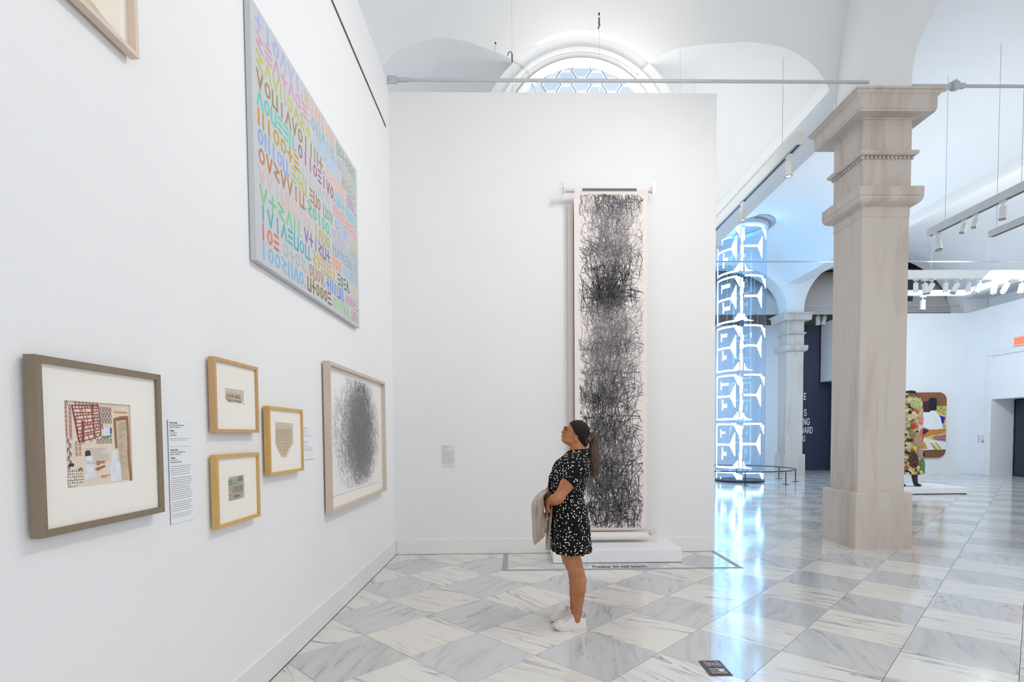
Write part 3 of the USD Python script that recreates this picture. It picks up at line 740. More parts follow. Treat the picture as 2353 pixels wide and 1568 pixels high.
# pale frame with the grey cloud drawing
m_pale = wood('limed_wood', srgb(208, 192, 178), 1.0, .9)
t = on_wall('framed_drawing', 'large pale limed frame with a grey cloud of pencil lines near the corner', 'picture', 4.235, .875)
W_, H_ = 1.77, 1.21
yb = frame(t, W_, H_, .066, .028, m_pale, None, .014, .034)
ya = yb + .0055
obj('paper', flat(rect(.04, W_ - .04, .10, H_ - .05), ya), mat('drawing_paper', srgb(238, 236, 233), .8, .006, 5), t)
def squiggle(cx, cz, L, a, bend, n=12):
    out, x, z = [], cx, cz
    w1_ = nrg.normal(0, bend)
    for k in range(n):
        out.append((x, z))
        a += w1_ / n + nrg.normal(0, bend * .35)
        x += L / n * math.cos(a); z += L / n * math.sin(a)
    return out
def inside(s, clip):
    """the run of a stroke that stays on the sheet's drawn area"""
    out = []
    for p, q in s:
        if not (clip[0] < p < clip[1] and clip[2] < q < clip[3]):
            break
        out.append((p, q))
    return out
def cloud(n, cx, cz, sx, sz, L, vert, clip):
    out = []
    while len(out) < n:
        x, z = nrg.normal(cx, sx), nrg.normal(cz, sz)
        if not (clip[0] < x < clip[1] and clip[2] < z < clip[3]) or ((x - cx) / sx) ** 2 + ((z - cz) / sz) ** 2 > 4.6:
            continue
        s = inside(squiggle(x, z, L * (0.5 + nrg.random()), (math.pi / 2 if nrg.random() < vert else 0) + nrg.normal(0, .5), 1.1), clip)
        if len(s) > 3:
            out.append(s)
    return out
cl = (.08, W_ - .14, .14, H_ - .07)
obj('pencil_haze', ribbons(cloud(2600, .95, .62, .19, .25, .15, .6, cl), ya - .0012, .0042), mat('pencil_grey', srgb(172, 171, 173), .8, .03, 9), t, kind='stuff')
obj('pencil_lines', ribbons(cloud(4200, .88, .62, .34, .26, .10, .6, cl), ya - .0020, .0016), mat('pencil_mid', srgb(164, 163, 164), .8, .05, 9), t, kind='stuff')
obj('pencil_wisps', ribbons(cloud(1500, .85, .60, .38, .27, .10, .5, cl), ya - .0014, .0013), mat('pencil_wisp', srgb(186, 185, 186), .8, .05, 9), t, kind='stuff')
obj('rule_line', flat(line([(.05, .125), (W_ - .16, .118)], .004), ya - .0012, .0004), mat('pencil_grey', srgb(172, 171, 173), .8), t)

# the big canvas of coloured marks: rows of plain geometric strokes on silver
t = on_wall('painted_canvas', 'huge silver-grey canvas covered with rows of pastel coloured strokes high on the left wall', 'painting', 3.141, 2.512)
CW, CH, CD = 2.005, 1.478, .042
m_silver = mat('silver_ground', srgb(200, 201, 206), .5, .02, 5, .05, 200)
obj('canvas', bx(0, CW, -CD, -.004, 0, CH, .003), m_silver, t)
def mark(kind, x, z, w, h):
    s = .20 * min(w * 1.3, h)
    l = lambda *p: line([(x + a_ * w, z + b_ * h) for a_, b_ in p], s)
    if kind == 0: return Point(0, 0).buffer(1, quad_segs=6).boundary.buffer(.001) if False else affinity.translate(affinity.scale(Point(0, 0).buffer(1, quad_segs=7), w * .48, h * .5), x + w / 2, z + h / 2).difference(affinity.translate(affinity.scale(Point(0, 0).buffer(1, quad_segs=7), w * .48 - s * .9, h * .5 - s * .9), x + w / 2, z + h / 2))
    if kind == 1: return unary_union([l((.15, 0), (.15, 1)), l((.85, 0), (.85, 1))])
    if kind == 2: return l((.05, 0), (.5, 1), (.95, 0))
    if kind == 3: return unary_union([l((.5, 0), (.5, 1)), l((.05, .5), (.95, .5))])
    if kind == 4: return l((.1, 1), (.1, .0), (.9, .0), (.9, 1))
    if kind == 5: return l((.08, 1), (.5, 0), (.92, 1))
    if kind == 6: return unary_union([l((.1, .95), (.9, .95)), l((.1, .5), (.9, .5)), l((.1, .05), (.9, .05))])
    if kind == 7: return l((.1, 1), (.9, .7), (.1, .35), (.9, 0))
    return l((.5, 0), (.5, 1))
ROWS = [[(.0, 6, (168, 180, 226)), (.37, 6, (232, 182, 140)), (.72, 7, (130, 172, 140))],
        [(.0, 7, (218, 160, 182)), (.43, 5, (130, 196, 210)), (.72, 6, (186, 188, 194)), (.90, 3, (150, 200, 130))],
        [(.0, 8, (198, 198, 96)), (.46, 7, (170, 206, 236)), (.78, 6, (186, 158, 108))],
        [(.0, 11, (160, 142, 86)), (.58, 6, (236, 190, 164)), (.84, 5, (176, 150, 196))],
        [(.0, 6, (94, 206, 186)), (.30, 8, (166, 106, 136)), (.70, 7, (128, 200, 220))],
        [(.0, 6, (200, 160, 40)), (.34, 6, (192, 198, 194)), (.66, 9, (240, 158, 142))],
        [(.0, 5, (140, 172, 232)), (.24, 3, (190, 198, 90)), (.40, 3, (176, 126, 90)), (.54, 3, (124, 172, 150)), (.68, 5, (160, 180, 230)), (.88, 4, (224, 200, 84))],
        [(.0, 7, (190, 130, 84)), (.38, 5, (84, 194, 148)), (.64, 5, (196, 178, 210)), (.86, 5, (164, 184, 180))],
        [(.0, 8, (226, 190, 184)), (.44, 4, (198, 180, 90)), (.64, 10, (140, 170, 190))],
        [(.0, 5, (124, 200, 146)), (.34, 6, (146, 118, 172)), (.64, 3, (242, 152, 84)), (.78, 7, (156, 190, 214))],
        [(.0, 8, (86, 178, 186)), (.42, 6, (210, 178, 74)), (.70, 4, (94, 128, 84)), (.88, 3, (204, 202, 140))],
        [(.0, 3, (222, 124, 98)), (.16, 4, (186, 190, 190)), (.38, 4, (192, 142, 98)), (.56, 5, (96, 138, 222)), (.80, 6, (206, 146, 172))],
        [(.0, 7, (128, 186, 224)), (.36, 6, (140, 114, 64)), (.64, 5, (154, 206, 144)), (.885, 1, (242, 140, 84)), (.92, 1, (134, 130, 150)), (.955, 1, (94, 192, 170))]]
kr = random.Random(3)
rh = (CH - .05) / 13
for r_, row in enumerate(ROWS):
    z_ = CH - .025 - rh * (r_ + 1) + rh * .10
    for k, (x0_, n_, c_) in enumerate(row):
        x_ = .045 + x0_ * (CW - .07)
        xe = .045 + (row[k + 1][0] if k + 1 < len(row) else 1.0) * (CW - .07) - .02
        p_ = (xe - x_) / max(n_ + (.35 if n_ > 1 else 0), 1)
        g = [mark(kr.choice((0, 1, 2, 3, 4, 5, 6, 7, 0, 8)), x_ + p_ * q + p_ * .08, z_, p_ * .80, rh * .80) for q in range(n_)]
        if n_ > 3:
            g.append(Point(x_ + p_ * (n_ + .1), z_ + .008).buffer(.010))
        cc = srgb(*c_)
        obj('coloured_strokes', flat(unary_union(g), -CD - .0003, .0008), mat('stroke_%d_%d' % (r_, k), cc, .55, .10, 9), t, kind='stuff')

# top left frame, cut by the picture edge
t = on_wall('framed_sheet', 'pale wooden frame with a cream sheet, cut off by the top left picture corner', 'picture', 1.40, 2.993)
yb = frame(t, .80, .72, .047, .018, wood('blond_wood', srgb(226, 206, 190), 1.0, .92), None, .012, .026)
ya = yb + .0055
obj('sheet', flat(Polygon([(.03, .06), (.60, .072), (.68, .052), (.742, .058), (.752, .66), (.03, .66)]), ya), mat('cream_sheet', srgb(240, 230, 214), .8, .03, 9), t)
obj('stain', flat(Polygon([(.50, .05), (.60, .068), (.70, .05), (.69, .040), (.56, .035)]), ya - .0005, .0004), mat('olive_stain', srgb(206, 196, 168), .8), t)

# ------------------------------------------------------------------ wall labels
m_label = mat('label_card', srgb(236, 237, 240), .6, .004, 5)
m_print = mat('label_print', srgb(70, 70, 74), .7, .1, 30)
m_print2 = mat('label_fine_print', srgb(120, 120, 126), .7, .05, 30)
m_edge = mat('label_edge', srgb(150, 150, 154), .7)
def text_lines(t, x0, z, items, w, y=-.0032):
    """items: (text or a number of unreadable words, height, gap after, bold)"""
    rd = random.Random(len(items))
    big, fine = [], []
    for what, h, gap, bold in items:
        if isinstance(what, str):
            m = letters(what, h, bold, .0003)
            big.append(upright(m, x0, y, z - h))
        elif what:
            x = x0
            end = x0 + w * what
            while x < end:
                l_ = rd.uniform(.004, .014)
                fine.append(rect(x, min(x + l_, end), z - h * .72, z - h * .28))
                x += l_ + .0022
        z -= h + gap
    if big:
        obj('lettering', cat_(big), m_print, t, kind='stuff')
    if fine:
        obj('fine_print', flat(MultiPolygon(fine), y + .0004, .0003), m_print2, t, kind='stuff')
HEAD = [('James Castle', .0062, .0045, True), ('born 1899, Garden Valley, ID', .0055, .004, False), ('died 1977, Boise, ID', .0055, .010, False), ('Untitled', .0062, .004, True), ('n.d., 1931\u201377', .0055, .004, False)]
t = on_wall('wall_label', 'upper white text label between the brown frame and the small frames', 'label', 2.371, 1.456)
obj('card', bx(0, .172, -.003, 0, 0, .118), m_label, t)
obj('edge', bx(-.0016, 0, -.0034, 0, 0, .118), m_edge, t)
text_lines(t, .010, .108, HEAD + [('Found paper', .0055, .011, False), (.98, .0042, .003, False), (.85, .0042, .003, False)], .15)
t = on_wall('wall_label', 'long lower white text label between the brown frame and the small frames', 'label', 2.371, 1.110)
obj('card', bx(0, .172, -.003, 0, 0, .343), m_label, t)
obj('edge', bx(-.0016, 0, -.0034, 0, 0, .343), m_edge, t)
body_ = []
for n_ in (5, 11, 5):
    body_ += [(.86 + .12 * rng.random(), .0052, .0040, False)] * 0
    body_ += [(.84 + .14 * rng.random(), .0052, .0042, False) for _ in range(n_)]
    body_ += [(0, .006, .0, False)]
body_ += [(.95, .0040, .003, False), (.9, .0040, .003, False), (.9, .0040, .003, False)]
text_lines(t, .010, .333, HEAD + [('Found paper and soot', .0055, .013, False)] + body_, .155)
t = on_wall('wall_label', 'white text label half hidden between the right small frame and the pale frame', 'label', 3.80, 1.325)
obj('card', bx(0, .24, -.003, 0, 0, .245), m_label, t)
obj('edge', bx(.0, .24, -.0034, -.003, -.001, .001), m_edge, t)
text_lines(t, .05, .233, [(.4, .006, .004, True), (.55, .005, .010, False), (.3, .006, .004, True), (.25, .005, .006, False), (.5, .005, .008, False), (.95, .004, .003, False), (.7, .004, .028, False), (.4, .006, .004, True), (.55, .005, .010, False), (.3, .006, .004, True), (.5, .005, .008, False), (.95, .005, .005, False), (.95, .005, .005, False), (.9, .005, .005, False)], .18)
t = thing('wall_label', 'small grey text label on the warm white wall left of the scroll', 'label', (-.945, YB, 1.085))
obj('card', bx(0, .165, -.003, 0, 0, .285), mat('label_card_warm', srgb(218, 217, 216), .6, .004), t)
text_lines(t, .012, .276, [(.42, .010, .006, True), (.55, .008, .014, False), (.3, .009, .006, True), (.3, .008, .01, False)] + [(.9, .0065, .006, False)] * 6 + [(0, .004, 0, False)] + [(.9, .0065, .006, False)] * 4 + [(0, .004, 0, False), (.9, .0055, .004, False), (.7, .0055, .004, False)], .15)
for i, y in enumerate((18.0, 17.84)):
    t = thing('wall_label', ('left', 'right')[i] + ' of the two small grey labels beside the far doorway', 'label', (15.8, y + .06, 1.10), -90)
    obj('card', bx(0, .11, -.004, 0, 0, .26), mat('label_far', srgb(205, 210, 226), .6), t)
    if i:
        obj('picture_strip', bx(.01, .10, -.0055, -.004, .01, .07), mat('label_far_print', srgb(150, 120, 130), .6), t)
# ------------------------------------------------------------------ hanging scroll
m_paper = mat('scroll_paper', srgb(230, 221, 216), .8, .01, 3)
m_acr = pane_mat('clear_acrylic', (.96, .965, .97), .15, .02)
YS = 6.50
t = thing('hanging_scroll', 'tall hanging paper scroll with dense black scribbled ink on acrylic rollers', 'scroll', (0, YS, 0))
x0, x1 = .702, 1.586
fold = [(.045, .30), (.0, .36), (-.012, 1.2), (-.004, 2.4), (0, 3.6), (.004, 4.30), (-.022, 4.385), (-.032, 4.41), (-.02, 4.442), (0, 4.452), (.02, 4.44), (.03, 4.41), (.016, 4.385)]
v, f = [], []
for y, z in fold:
    v += [(x0, y, z), (x1, y, z)]
for k in range(len(fold) - 1):
    f += [(2 * k, 2 * k + 1, 2 * k + 3), (2 * k, 2 * k + 3, 2 * k + 2)]
obj('paper', trimesh.Trimesh(v, f, process=False), m_paper, t, smooth=True)
yy = lambda z: np.interp(z, [a[1] for a in fold[:6]], [a[0] for a in fold[:6]])
def on_paper(strokes, w):
    m = ribbons(strokes, 0, w)
    v = np.array(m.vertices)
    z = v[:, 2]
    y = np.interp(z, [.30, .36, 1.2, 2.4, 3.6, 4.30, 4.385], [.045, 0, -.012, -.004, 0, .004, -.022]) - .0025
    return trimesh.Trimesh(np.stack([v[:, 0], y, z], 1), np.array(m.faces), process=False)
def tangle(n, cx, cz, sx, sz, L, clip, mix=(.70, .15, .15)):
    out = []
    while len(out) < n:
        x, z = nrg.normal(cx, sx), nrg.uniform(cz - sz, cz + sz)
        if not (clip[0] < x < clip[1] and .33 < z < 4.37):
            continue
        r = nrg.random()
        if r < mix[0]:
            a, bend = math.pi / 2 + nrg.normal(0, .17), .45
        elif r < mix[0] + mix[1]:
            a, bend = nrg.normal(0, .25), .5
        else:
            a, bend = nrg.uniform(0, 6.28), 2.6
        lim = (clip[0] - .03 * nrg.random(), clip[1] + .03 * nrg.random(), .335, 4.365)
        x, z = x - math.cos(a) * L * .3, z - math.sin(a) * L * .3
        s = inside(squiggle(min(max(x, lim[0] + .002), lim[1] - .002), min(max(z, .34), 4.36), L * (.5 + nrg.random()), a, bend, 14), lim)
        if len(s) > 3:
            out.append(s)
    return out
ci = (.775, 1.525)
dark, mid, pale = [], [], []
for cz, sz, nd, nm, npl, sx in ((4.27, .10, 26, 40, 40, .20), (3.93, .27, 6, 90, 260, .16), (3.60, .14, 24, 50, 90, .17), (3.30, .20, 150, 60, 60, .14), (3.12, .12, 95, 40, 30, .15), (2.76, .23, 8, 120, 260, .155), (2.42, .17, 10, 100, 150, .18),
                                (2.12, .17, 40, 90, 110, .165), (1.90, .10, 90, 40, 40, .16), (1.52, .20, 150, 90, 70, .18), (1.02, .20, 165, 80, 60, .18), (.60, .26, 215, 90, 70, .20), (1.27, .06, 12, 20, 40, .20)):
    cx = 1.13 + nrg.normal(0, .02)
    dark += tangle(int(nd * 1.35), cx - .02, cz, sx, sz, .26, ci)
    mid += tangle(int(nm * 1.4), cx, cz, sx * .95, sz * 1.1, .24, ci)
    pale += tangle(int(npl * 1.3), cx + .03, cz, sx * 1.2, sz * 1.2, .24, ci)
for z in (1.71, 1.70, 1.13, 2.25, 3.15):
    dark.append([(x, z + .012 * math.sin(x * 9 + z * 5)) for x in np.linspace(.80, 1.50, 14)])
obj('pale_ink', on_paper(pale, .0040), mat('ink_pale', srgb(172, 166, 168), .8, .05, 9), t, kind='stuff')
obj('grey_ink', on_paper(mid, .0042), mat('ink_grey', srgb(112, 108, 112), .8, .05, 9), t, kind='stuff')
obj('black_ink', on_paper(dark, .0047), mat('ink_black', srgb(34, 32, 38), .8, .05, 9), t, kind='stuff')
obj('rolled_ink', T(bx(.80, 1.45, -.0335, -.032, 4.396, 4.424), t=(0, 0, 0)), mat('ink_grey', srgb(112, 108, 112), .8, .05, 9), t)
obj('upper_roller', cyl((.60, 0, 4.415), (1.645, 0, 4.415), .026, 16), mat('roller_wood', srgb(222, 208, 198), .5, .02), t, smooth=40)
obj('lower_roller', cyl((.70, .03, .232), (1.60, .03, .232), .046, 24), m_paper, t, smooth=40)
obj('lower_rod', cyl((.62, .03, .275), (1.70, .03, .275), .012, 10), mat('roller_wood', srgb(222, 208, 198), .5, .02), t, smooth=40)
obj('end_disc', cyl((1.632, .03, .275), (1.652, .03, .275), .034, 20), mat('ivory_disc', srgb(226, 212, 194), .5), t, smooth=40)
for x in (.575, 1.64):
    obj('bracket', cat_([bx(x - .005, x + .005, -.05, YB - YS, 4.36, 4.50, .002), bx(x - .004, x + .045 if x > 1 else x + .004, -.05, -.04, 4.36, 4.50, .002), bx(x - .05 if x < 1 else x - .004, x + .004, -.05, -.04, 4.36, 4.50, .002)]), m_acr, t)
    obj('end_cap', cyl((x - .006, 0, 4.415), (x + .006, 0, 4.415), .04, 16), mat('white_enamel', (.82, .82, .83), .35), t, smooth=40)
obj('lower_bracket', cat_([bx(1.655, 1.665, -.04, .10, .17, .34, .002), bx(1.665, 1.71, -.04, -.03, .17, .34, .002)]), m_acr, t)
obj('back_cloth', bx(.64, .70, .10, .165, .34, 4.30), m_paper, t)
t = thing('plinth', 'low white plinth under the hanging scroll', 'plinth', (1.153, 6.39, 0))
obj('block', bx(-.748, .748, -.272, .282, .004, .158, .004), mat('plinth_white', (.84, .845, .86), .45, .01, 3), t)
obj('shadow_gap', bx(-.74, .74, -.265, .28, 0, .004), black, t)
tp = thing('floor_tape', 'grey tape rectangle on the floor around the scroll plinth', 'tape', (0, 0, 0))
m_tape = mat('grey_tape', srgb(158, 157, 160), .55, .03, 30)
obj('strip', bx(-.18, 2.495, 5.805, 5.868, 0, .0012), m_tape, tp)
obj('strip', bx(-.18, -.118, 5.868, 6.66, 0, .0012), m_tape, tp)
obj('strip', bx(2.435, 2.495, 5.868, 6.70, 0, .0012), m_tape, tp)
lt = letters('Please do not touch.', .062, True, .0008)
sx_ = .625 / lt.bounds[1][0]
v = np.array(lt.vertices)
t = thing('floor_lettering', 'black printed request on the floor in front of the scroll plinth', 'lettering', (.832, 5.90, 0))
obj('words', trimesh.Trimesh(np.stack([v[:, 0] * sx_, v[:, 1] * 1.55, v[:, 2] + .0002], 1), np.array(lt.faces), process=False), ink, t)
# brass floor outlet
m_brass = mat('brown_brass', srgb(120, 92, 78), .35, .1, 20, metal=.6)
t = thing('floor_outlet', 'small bronze floor outlet plate with two lids on the marble near the bottom edge', 'floor outlet', (1.249, 3.326, 0))
obj('plate', bx(-.072, .072, -.108, .108, 0, .006, .003), m_brass, t)
obj('border', cat_([bx(-.060, .060, y0, y0 + .005, .006, .0075) for y0 in (-.098, -.002, .092)] + [bx(x_, x_ + .004, -.098, .097, .006, .0075) for x_ in (-.060, .056)]), mat('dark_bronze', srgb(62, 46, 42), .4, .1, metal=.5), t)
obj('lid', bx(-.050, .050, .010, .086, .006, .0085, .002), mat('lid_bronze', srgb(150, 134, 124), .4, .15, 30, metal=.4), t)
obj('lid', bx(-.050, .050, -.090, -.010, .006, .0085, .002), mat('lid_bronze', srgb(150, 134, 124), .4, .15, 30, metal=.4), t)
lid_rings = []
for x_, y_, r_ in ((-.012, .048, .030), (.014, .046, .026), (-.024, -.05, .018), (.022, -.05, .022)):
    lid_rings.append(tube([(x_ + r_ * math.cos(q), y_ + r_ * math.sin(q), .009) for q in np.linspace(0, 2 * math.pi, 20, endpoint=False)], .0012, 5, True))
obj('lid_ring', cat_(lid_rings), mat('dark_bronze', srgb(62, 46, 42), .4), t)
obj('cover_disc', lathe([(0, .0085), (.019, .0085), (.019, .0098), (0, .0098)], 20).apply_translation((.022, -.05, 0)), mat('disc_steel', srgb(196, 200, 214), .3, .05, metal=.2), t)

# ------------------------------------------------------------------ glowing cylinder and its barrier
LX, LY, LR = 6.86, 16.35, .715
t = thing('light_cylinder', 'tall clear cylinder of glowing blue white LED strokes rising to the vault', 'light sculpture', (LX, LY, 0))
obj('base_ring', lathe([(0, 0), (.70, 0), (.715, .01), (.715, .055), (.70, .065), (0, .065)], 48), black, t, smooth=40)
obj('glass_tube', lathe([(.715, .065), (.715, 7.62)], 64), pane_mat('blue_glass', (.82, .91, 1.0), .5, .03), t, smooth=True)
obj('top_ring', lathe([(.60, 7.60), (.74, 7.60), (.76, 7.64), (.76, 7.72), (.60, 7.72), (.60, 7.60)], 48), mat('ring_enamel', (.5, .55, .62), .4), t, smooth=40)
obj('ceiling_plate', lathe([(0, 7.72), (.95, 7.74), (.92, 7.80), (.80, 7.86), (0, 7.88)], 48), mat('plate_grey', (.42, .43, .47), .5), t, smooth=40)
m_led = lamp_mat('led_white', (.30, .65, 1.0), LED)
m_led2 = lamp_mat('led_blue', (.42, .72, 1.0), LED * .07)
ZU = 1.447
dirc = math.atan2(-LY, -LX)          # towards the viewer's side of the hall
def cpatch(u0, u1, z0, z1, r=.690):
    """patch of the cylinder between two widths (in units of the radius, -1 .. 1 across the front)"""
    a0, a1 = (dirc + math.pi * 0 + math.asin(max(-1, min(1, u))) for u in (u0, u1))
    k = max(2, int(abs(a1 - a0) / .12) + 1)
    aa = np.linspace(a0, a1, k)
    v = [(r * math.cos(a), r * math.sin(a), z) for a in aa for z in (z0, z1)]
    f = []
    for i in range(k - 1):
        f += [(2 * i, 2 * i + 2, 2 * i + 3), (2 * i, 2 * i + 3, 2 * i + 1)]
    return trimesh.Trimesh(v, f, process=False)
lr = random.Random(5)
for cell in range(6):
    zt = 7.57 - ZU * cell
    h_ = min(1.24, zt - .12)
    if h_ < .2:
        break
    P = []
    Zc = lambda q: zt - q * 1.44          # q: 0 at the cell's top, 1 at the next cell
    def add(u0, u1, q0, q1):
        if Zc(q1) > .1:
            P.append(cpatch(u0, u1, Zc(q1), Zc(q0)))
        elif Zc(q0) > .12:
            P.append(cpatch(u0, u1, .1, Zc(q0)))
    add(.14, .88, .0, .04)
    for k in range(6):
        add(.80 + .03 * k, .84 + .03 * k, .04, .06 + .035 * k)
    add(.14, .74, .41, .455)
    for k in range(5):
        add(.66 + .035 * k, .70 + .035 * k, .38 - .04 * k, .48 + .045 * k)
    for k in range(7):
        add(.14 + .05 * k, .185 + .05 * k, .925 - .13 * (.5 ** k), .94)
    q = .06
    while q < .9:
        d = lr.uniform(.05, .12)
        add(-.02 + lr.uniform(-.02, .02), .10 + lr.uniform(-.03, .04), q, min(q + d, .93))
        q += d
    add(-.98, -.14, .0, .04)
    for k in range(4):
        add(-.24 + .05 * k, -.18 + .05 * k, .03, .08 + .05 * k)
    add(-.985, -.93, .03, .93)
    add(-.93, -.40, .425, .47)
    for k in range(6):
        add(-.42 + .04 * k, -.375 + .04 * k, .42 - .045 * k, .48 + .04 * k)
    add(-.80, -.50 + lr.uniform(-.1, .1), .17 + lr.uniform(-.03, .03), .22)
    add(-.80, -.75, .13, .30)
    add(-.72, -.48 + lr.uniform(-.1, .1), .60, .68)
    add(-.74, -.68, .5, .74 + lr.uniform(-.06, .06))
    add(-.98, -.12, .90, .94)
    for k in range(4):
        add(-.26 + .05 * k, -.20 + .05 * k, .86 - .03 * k, .93)
    obj('led_sign', cat_(P), m_led, t)
st_ = []
for k in range(46):
    a_ = lr.uniform(0, math.pi * 2)
    z0 = lr.uniform(.2, 6.0)
    w_ = .008
    a0, a1 = a_ - w_, a_ + w_
    r_ = .66
    z1 = min(z0 + lr.uniform(.6, 2.2), 7.4)
    st_.append(trimesh.Trimesh([(r_ * math.cos(a0), r_ * math.sin(a0), z0), (r_ * math.cos(a1), r_ * math.sin(a1), z0), (r_ * math.cos(a1), r_ * math.sin(a1), z1), (r_ * math.cos(a0), r_ * math.sin(a0), z1)], [(0, 1, 2), (0, 2, 3)], process=False))
obj('led_strip', cat_(st_), m_led2, t, kind='stuff')
t = thing('barrier', 'low black ring barrier on thin posts around the glowing cylinder', 'barrier', (LX + .02, LY + .2, 0))
RB = 1.64
obj('rail', tube([(RB * math.cos(a_), RB * math.sin(a_), .385) for a_ in np.linspace(0, 2 * math.pi, 80, endpoint=False)], .014, 8, True), black, t, smooth=40)
for a_ in (-1.84, -1.06, -.345, .315, 1.2, 2.1, 3.0, 3.8):
    obj('post', cat_([cyl((RB * math.cos(a_), RB * math.sin(a_), 0), (RB * math.cos(a_), RB * math.sin(a_), .385), .015, 8), lathe([(0, 0), (.10, 0), (.10, .008), (.03, .012), (0, .012)], 16).apply_translation((RB * math.cos(a_), RB * math.sin(a_), 0))]), black, t)

# ------------------------------------------------------------------ far works: plain stand-ins of their size and colours
t = thing('wall_panel', 'rounded panel of wood and patterned colour patches on the far right wall', 'painting', (13.35, 18.55, .57))
PW, PH = 1.70, 2.29
def rr(x0, x1, z0, z1, r): return rect(x0 + r, x1 - r, z0 + r, z1 - r).buffer(r, quad_segs=8)
pan = rr(0, PW, 0, PH, .27)
obj('panel', ext_y(pan, -.06, 0), wood('walnut_panel', srgb(150, 92, 62), .25, .72), t)
def pat(name, c, shp, lift=1, var=.25, sc=14):
    g = unary_union(shp).intersection(pan.buffer(-.004))
    obj(name, flat(g, -.06 - .002 * lift, .002), mat(name + '_paint', srgb(*c), .7, var, sc), t)
pat('ochre_patch', (214, 190, 110), [rect(.2, PW, .28, 1.82)], 1, .35, 9)
pat('slate_band', (92, 92, 120), [Polygon([(.3, .30), (PW, .22), (PW, .12 + .08), (.3, .24)])], 2, .1)
pat('white_swell', (236, 236, 232), [Polygon([(.3, .3), (.75, .75), (1.25, .62), (PW, .55), (PW, .30), (.9, .27)])], 2, .05)
pat('gold_wave', (198, 160, 70), [Polygon([(.55, .34), (.72, .52), (.95, .55), (1.05, .32), (.8, .30)]), Polygon([(1.12, .55), (1.22, .50), (1.42, .30), (1.30, .28)]), Polygon([(1.28, .56), (1.36, .52), (1.55, .32), (1.48, .30)])], 3, .1)
pat('rust_shape', (204, 132, 62), [Polygon([(.70, .80), (1.0, .98), (PW, 1.0), (PW, .88), (1.2, .80), (.9, .72)])], 3, .2, 20)
pat('plum_patch', (170, 110, 130), [Polygon([(1.2, .74), (PW, .82), (PW, .58), (1.35, .62)])], 2, .4, 20)
pat('white_shape', (238, 240, 240), [Polygon([(.40, 1.72), (.62, 1.70), (.92, 1.60), (1.25, 1.66), (1.48, 1.42), (1.58, 1.02), (1.10, .98), (1.0, 1.06), (.50, 1.16), (.30, 1.3)])], 4, .03, 5)
pat('red_band', (170, 56, 66), [line([(.66, 1.62), (.58, 1.20)], .03), line([(.50, 1.17), (.98, 1.0)], .035)], 5, .05)
pat('blue_shape', (42, 36, 170), [Polygon([(.44, 1.16), (.98, 1.0), (.82, .80), (.62, .72), (.50, .9)]), Polygon([(1.45, 1.48), (1.66, 1.42), (1.60, 1.20), (1.52, 1.22)])], 3, .2)
pat('brown_block', (66, 38, 36), [rr(.86, 1.12, 1.60, 1.98, .06), Polygon([(.98, 1.0), (1.1, .98), (.92, .82), (.82, .82)])], 4, .1)
pat('black_block', (22, 26, 34), [rr(1.06, 1.34, 1.66, 2.10, .08)], 5, .1)
pat('coral_patch', (222, 96, 80), [Polygon([(.40, 1.82), (.86, 1.82), (.84, 1.66), (.66, 1.70), (.44, 1.74)])], 2, .15)
pat('green_line', (150, 160, 90), [line([(1.34, 1.70), (1.52, 1.60), (1.66, 1.52)], .05), Point(1.5, 1.72).buffer(.055), Point(1.62, 1.66).buffer(.05)], 3, .2)
# standing patchwork figure on its plinth
t = thing('plinth', 'low white plinth under the patchwork figure behind the near column', 'plinth', (9.75, 12.95, 0))
obj('block', bx(-1.2, .99, -.48, .75, .02, .155, .006), hall_white, t)
obj('shadow_gap', bx(-1.15, .95, -.45, .72, 0, .02), black, t)
t = thing('patchwork_figure', 'standing figure sculpture covered in flowery patchwork, half hidden by the near column', 'sculpture', (9.63, 12.95, .155))
m_patch = None
def patch_mat(name, ramp, sc):
    return usdkit.material(stage, f'/World/Looks/{name}', {'tc': ('texture_coordinate', {}), 'v': ('voronoi_texture', {'scale': sc, 'randomness': 1.0}), 's': ('separate_color', {}), 'r': ('rgb_ramp', {'ramp': ramp, 'interpolate': False}), 'p': ('principled_bsdf', {'roughness': .85})},
                           [('tc.object', 'v.vector'), ('v.color', 's.color'), ('s.r', 'r.fac'), ('r.color', 'p.base_color')], surface='p.BSDF')
flor = patch_mat('flower_cloth', [(0, srgb(170, 170, 110)), (.2, srgb(206, 200, 150)), (.38, srgb(90, 96, 66)), (.5, srgb(150, 130, 90)), (.62, srgb(52, 48, 40)), (.74, srgb(196, 160, 100)), (.86, srgb(190, 70, 60)), (.94, srgb(226, 214, 180))], 16)
prof = [(.30, .30), (.35, .32), (.33, .55), (.30, .80), (.27, 1.0), (.255, 1.25), (.27, 1.45), (.285, 1.70), (.275, 1.95), (.22, 2.16), (.13, 2.27), (0, 2.30)]
b = lathe([(0, .30)] + prof, 40)
v = np.array(b.vertices)
v[:, 1] *= .8
b.vertices = v * (1 + .02 * (meshkit.noise(v * 9) - .5)[:, None])
obj('coat', b, flor, t, smooth=True)
obj('cap', lathe([(0, 2.27), (.10, 2.275), (.12, 2.30), (.09, 2.335), (0, 2.35)], 20), mat('cap_black', (.02, .02, .02), .8), t, smooth=True)
for sx_ in (-.26, .125):
    obj('leg', tube([(sx_, -.02, .33), (sx_ + .015, -.02, .18), (sx_ + .03, -.03, .07), (sx_ + .035, -.05, .03)], [.075, .058, .05, .05], 12), mat('dark_boot', srgb(66, 54, 50), .7, .2, 30), t, smooth=True)
    obj('foot', T(trimesh.creation.icosphere(2, 1.0).apply_scale((.05, .11, .035)), t=(sx_ + .045, -.08, .035)), mat('dark_boot', srgb(66, 54, 50), .7, .2, 30), t, smooth=True)
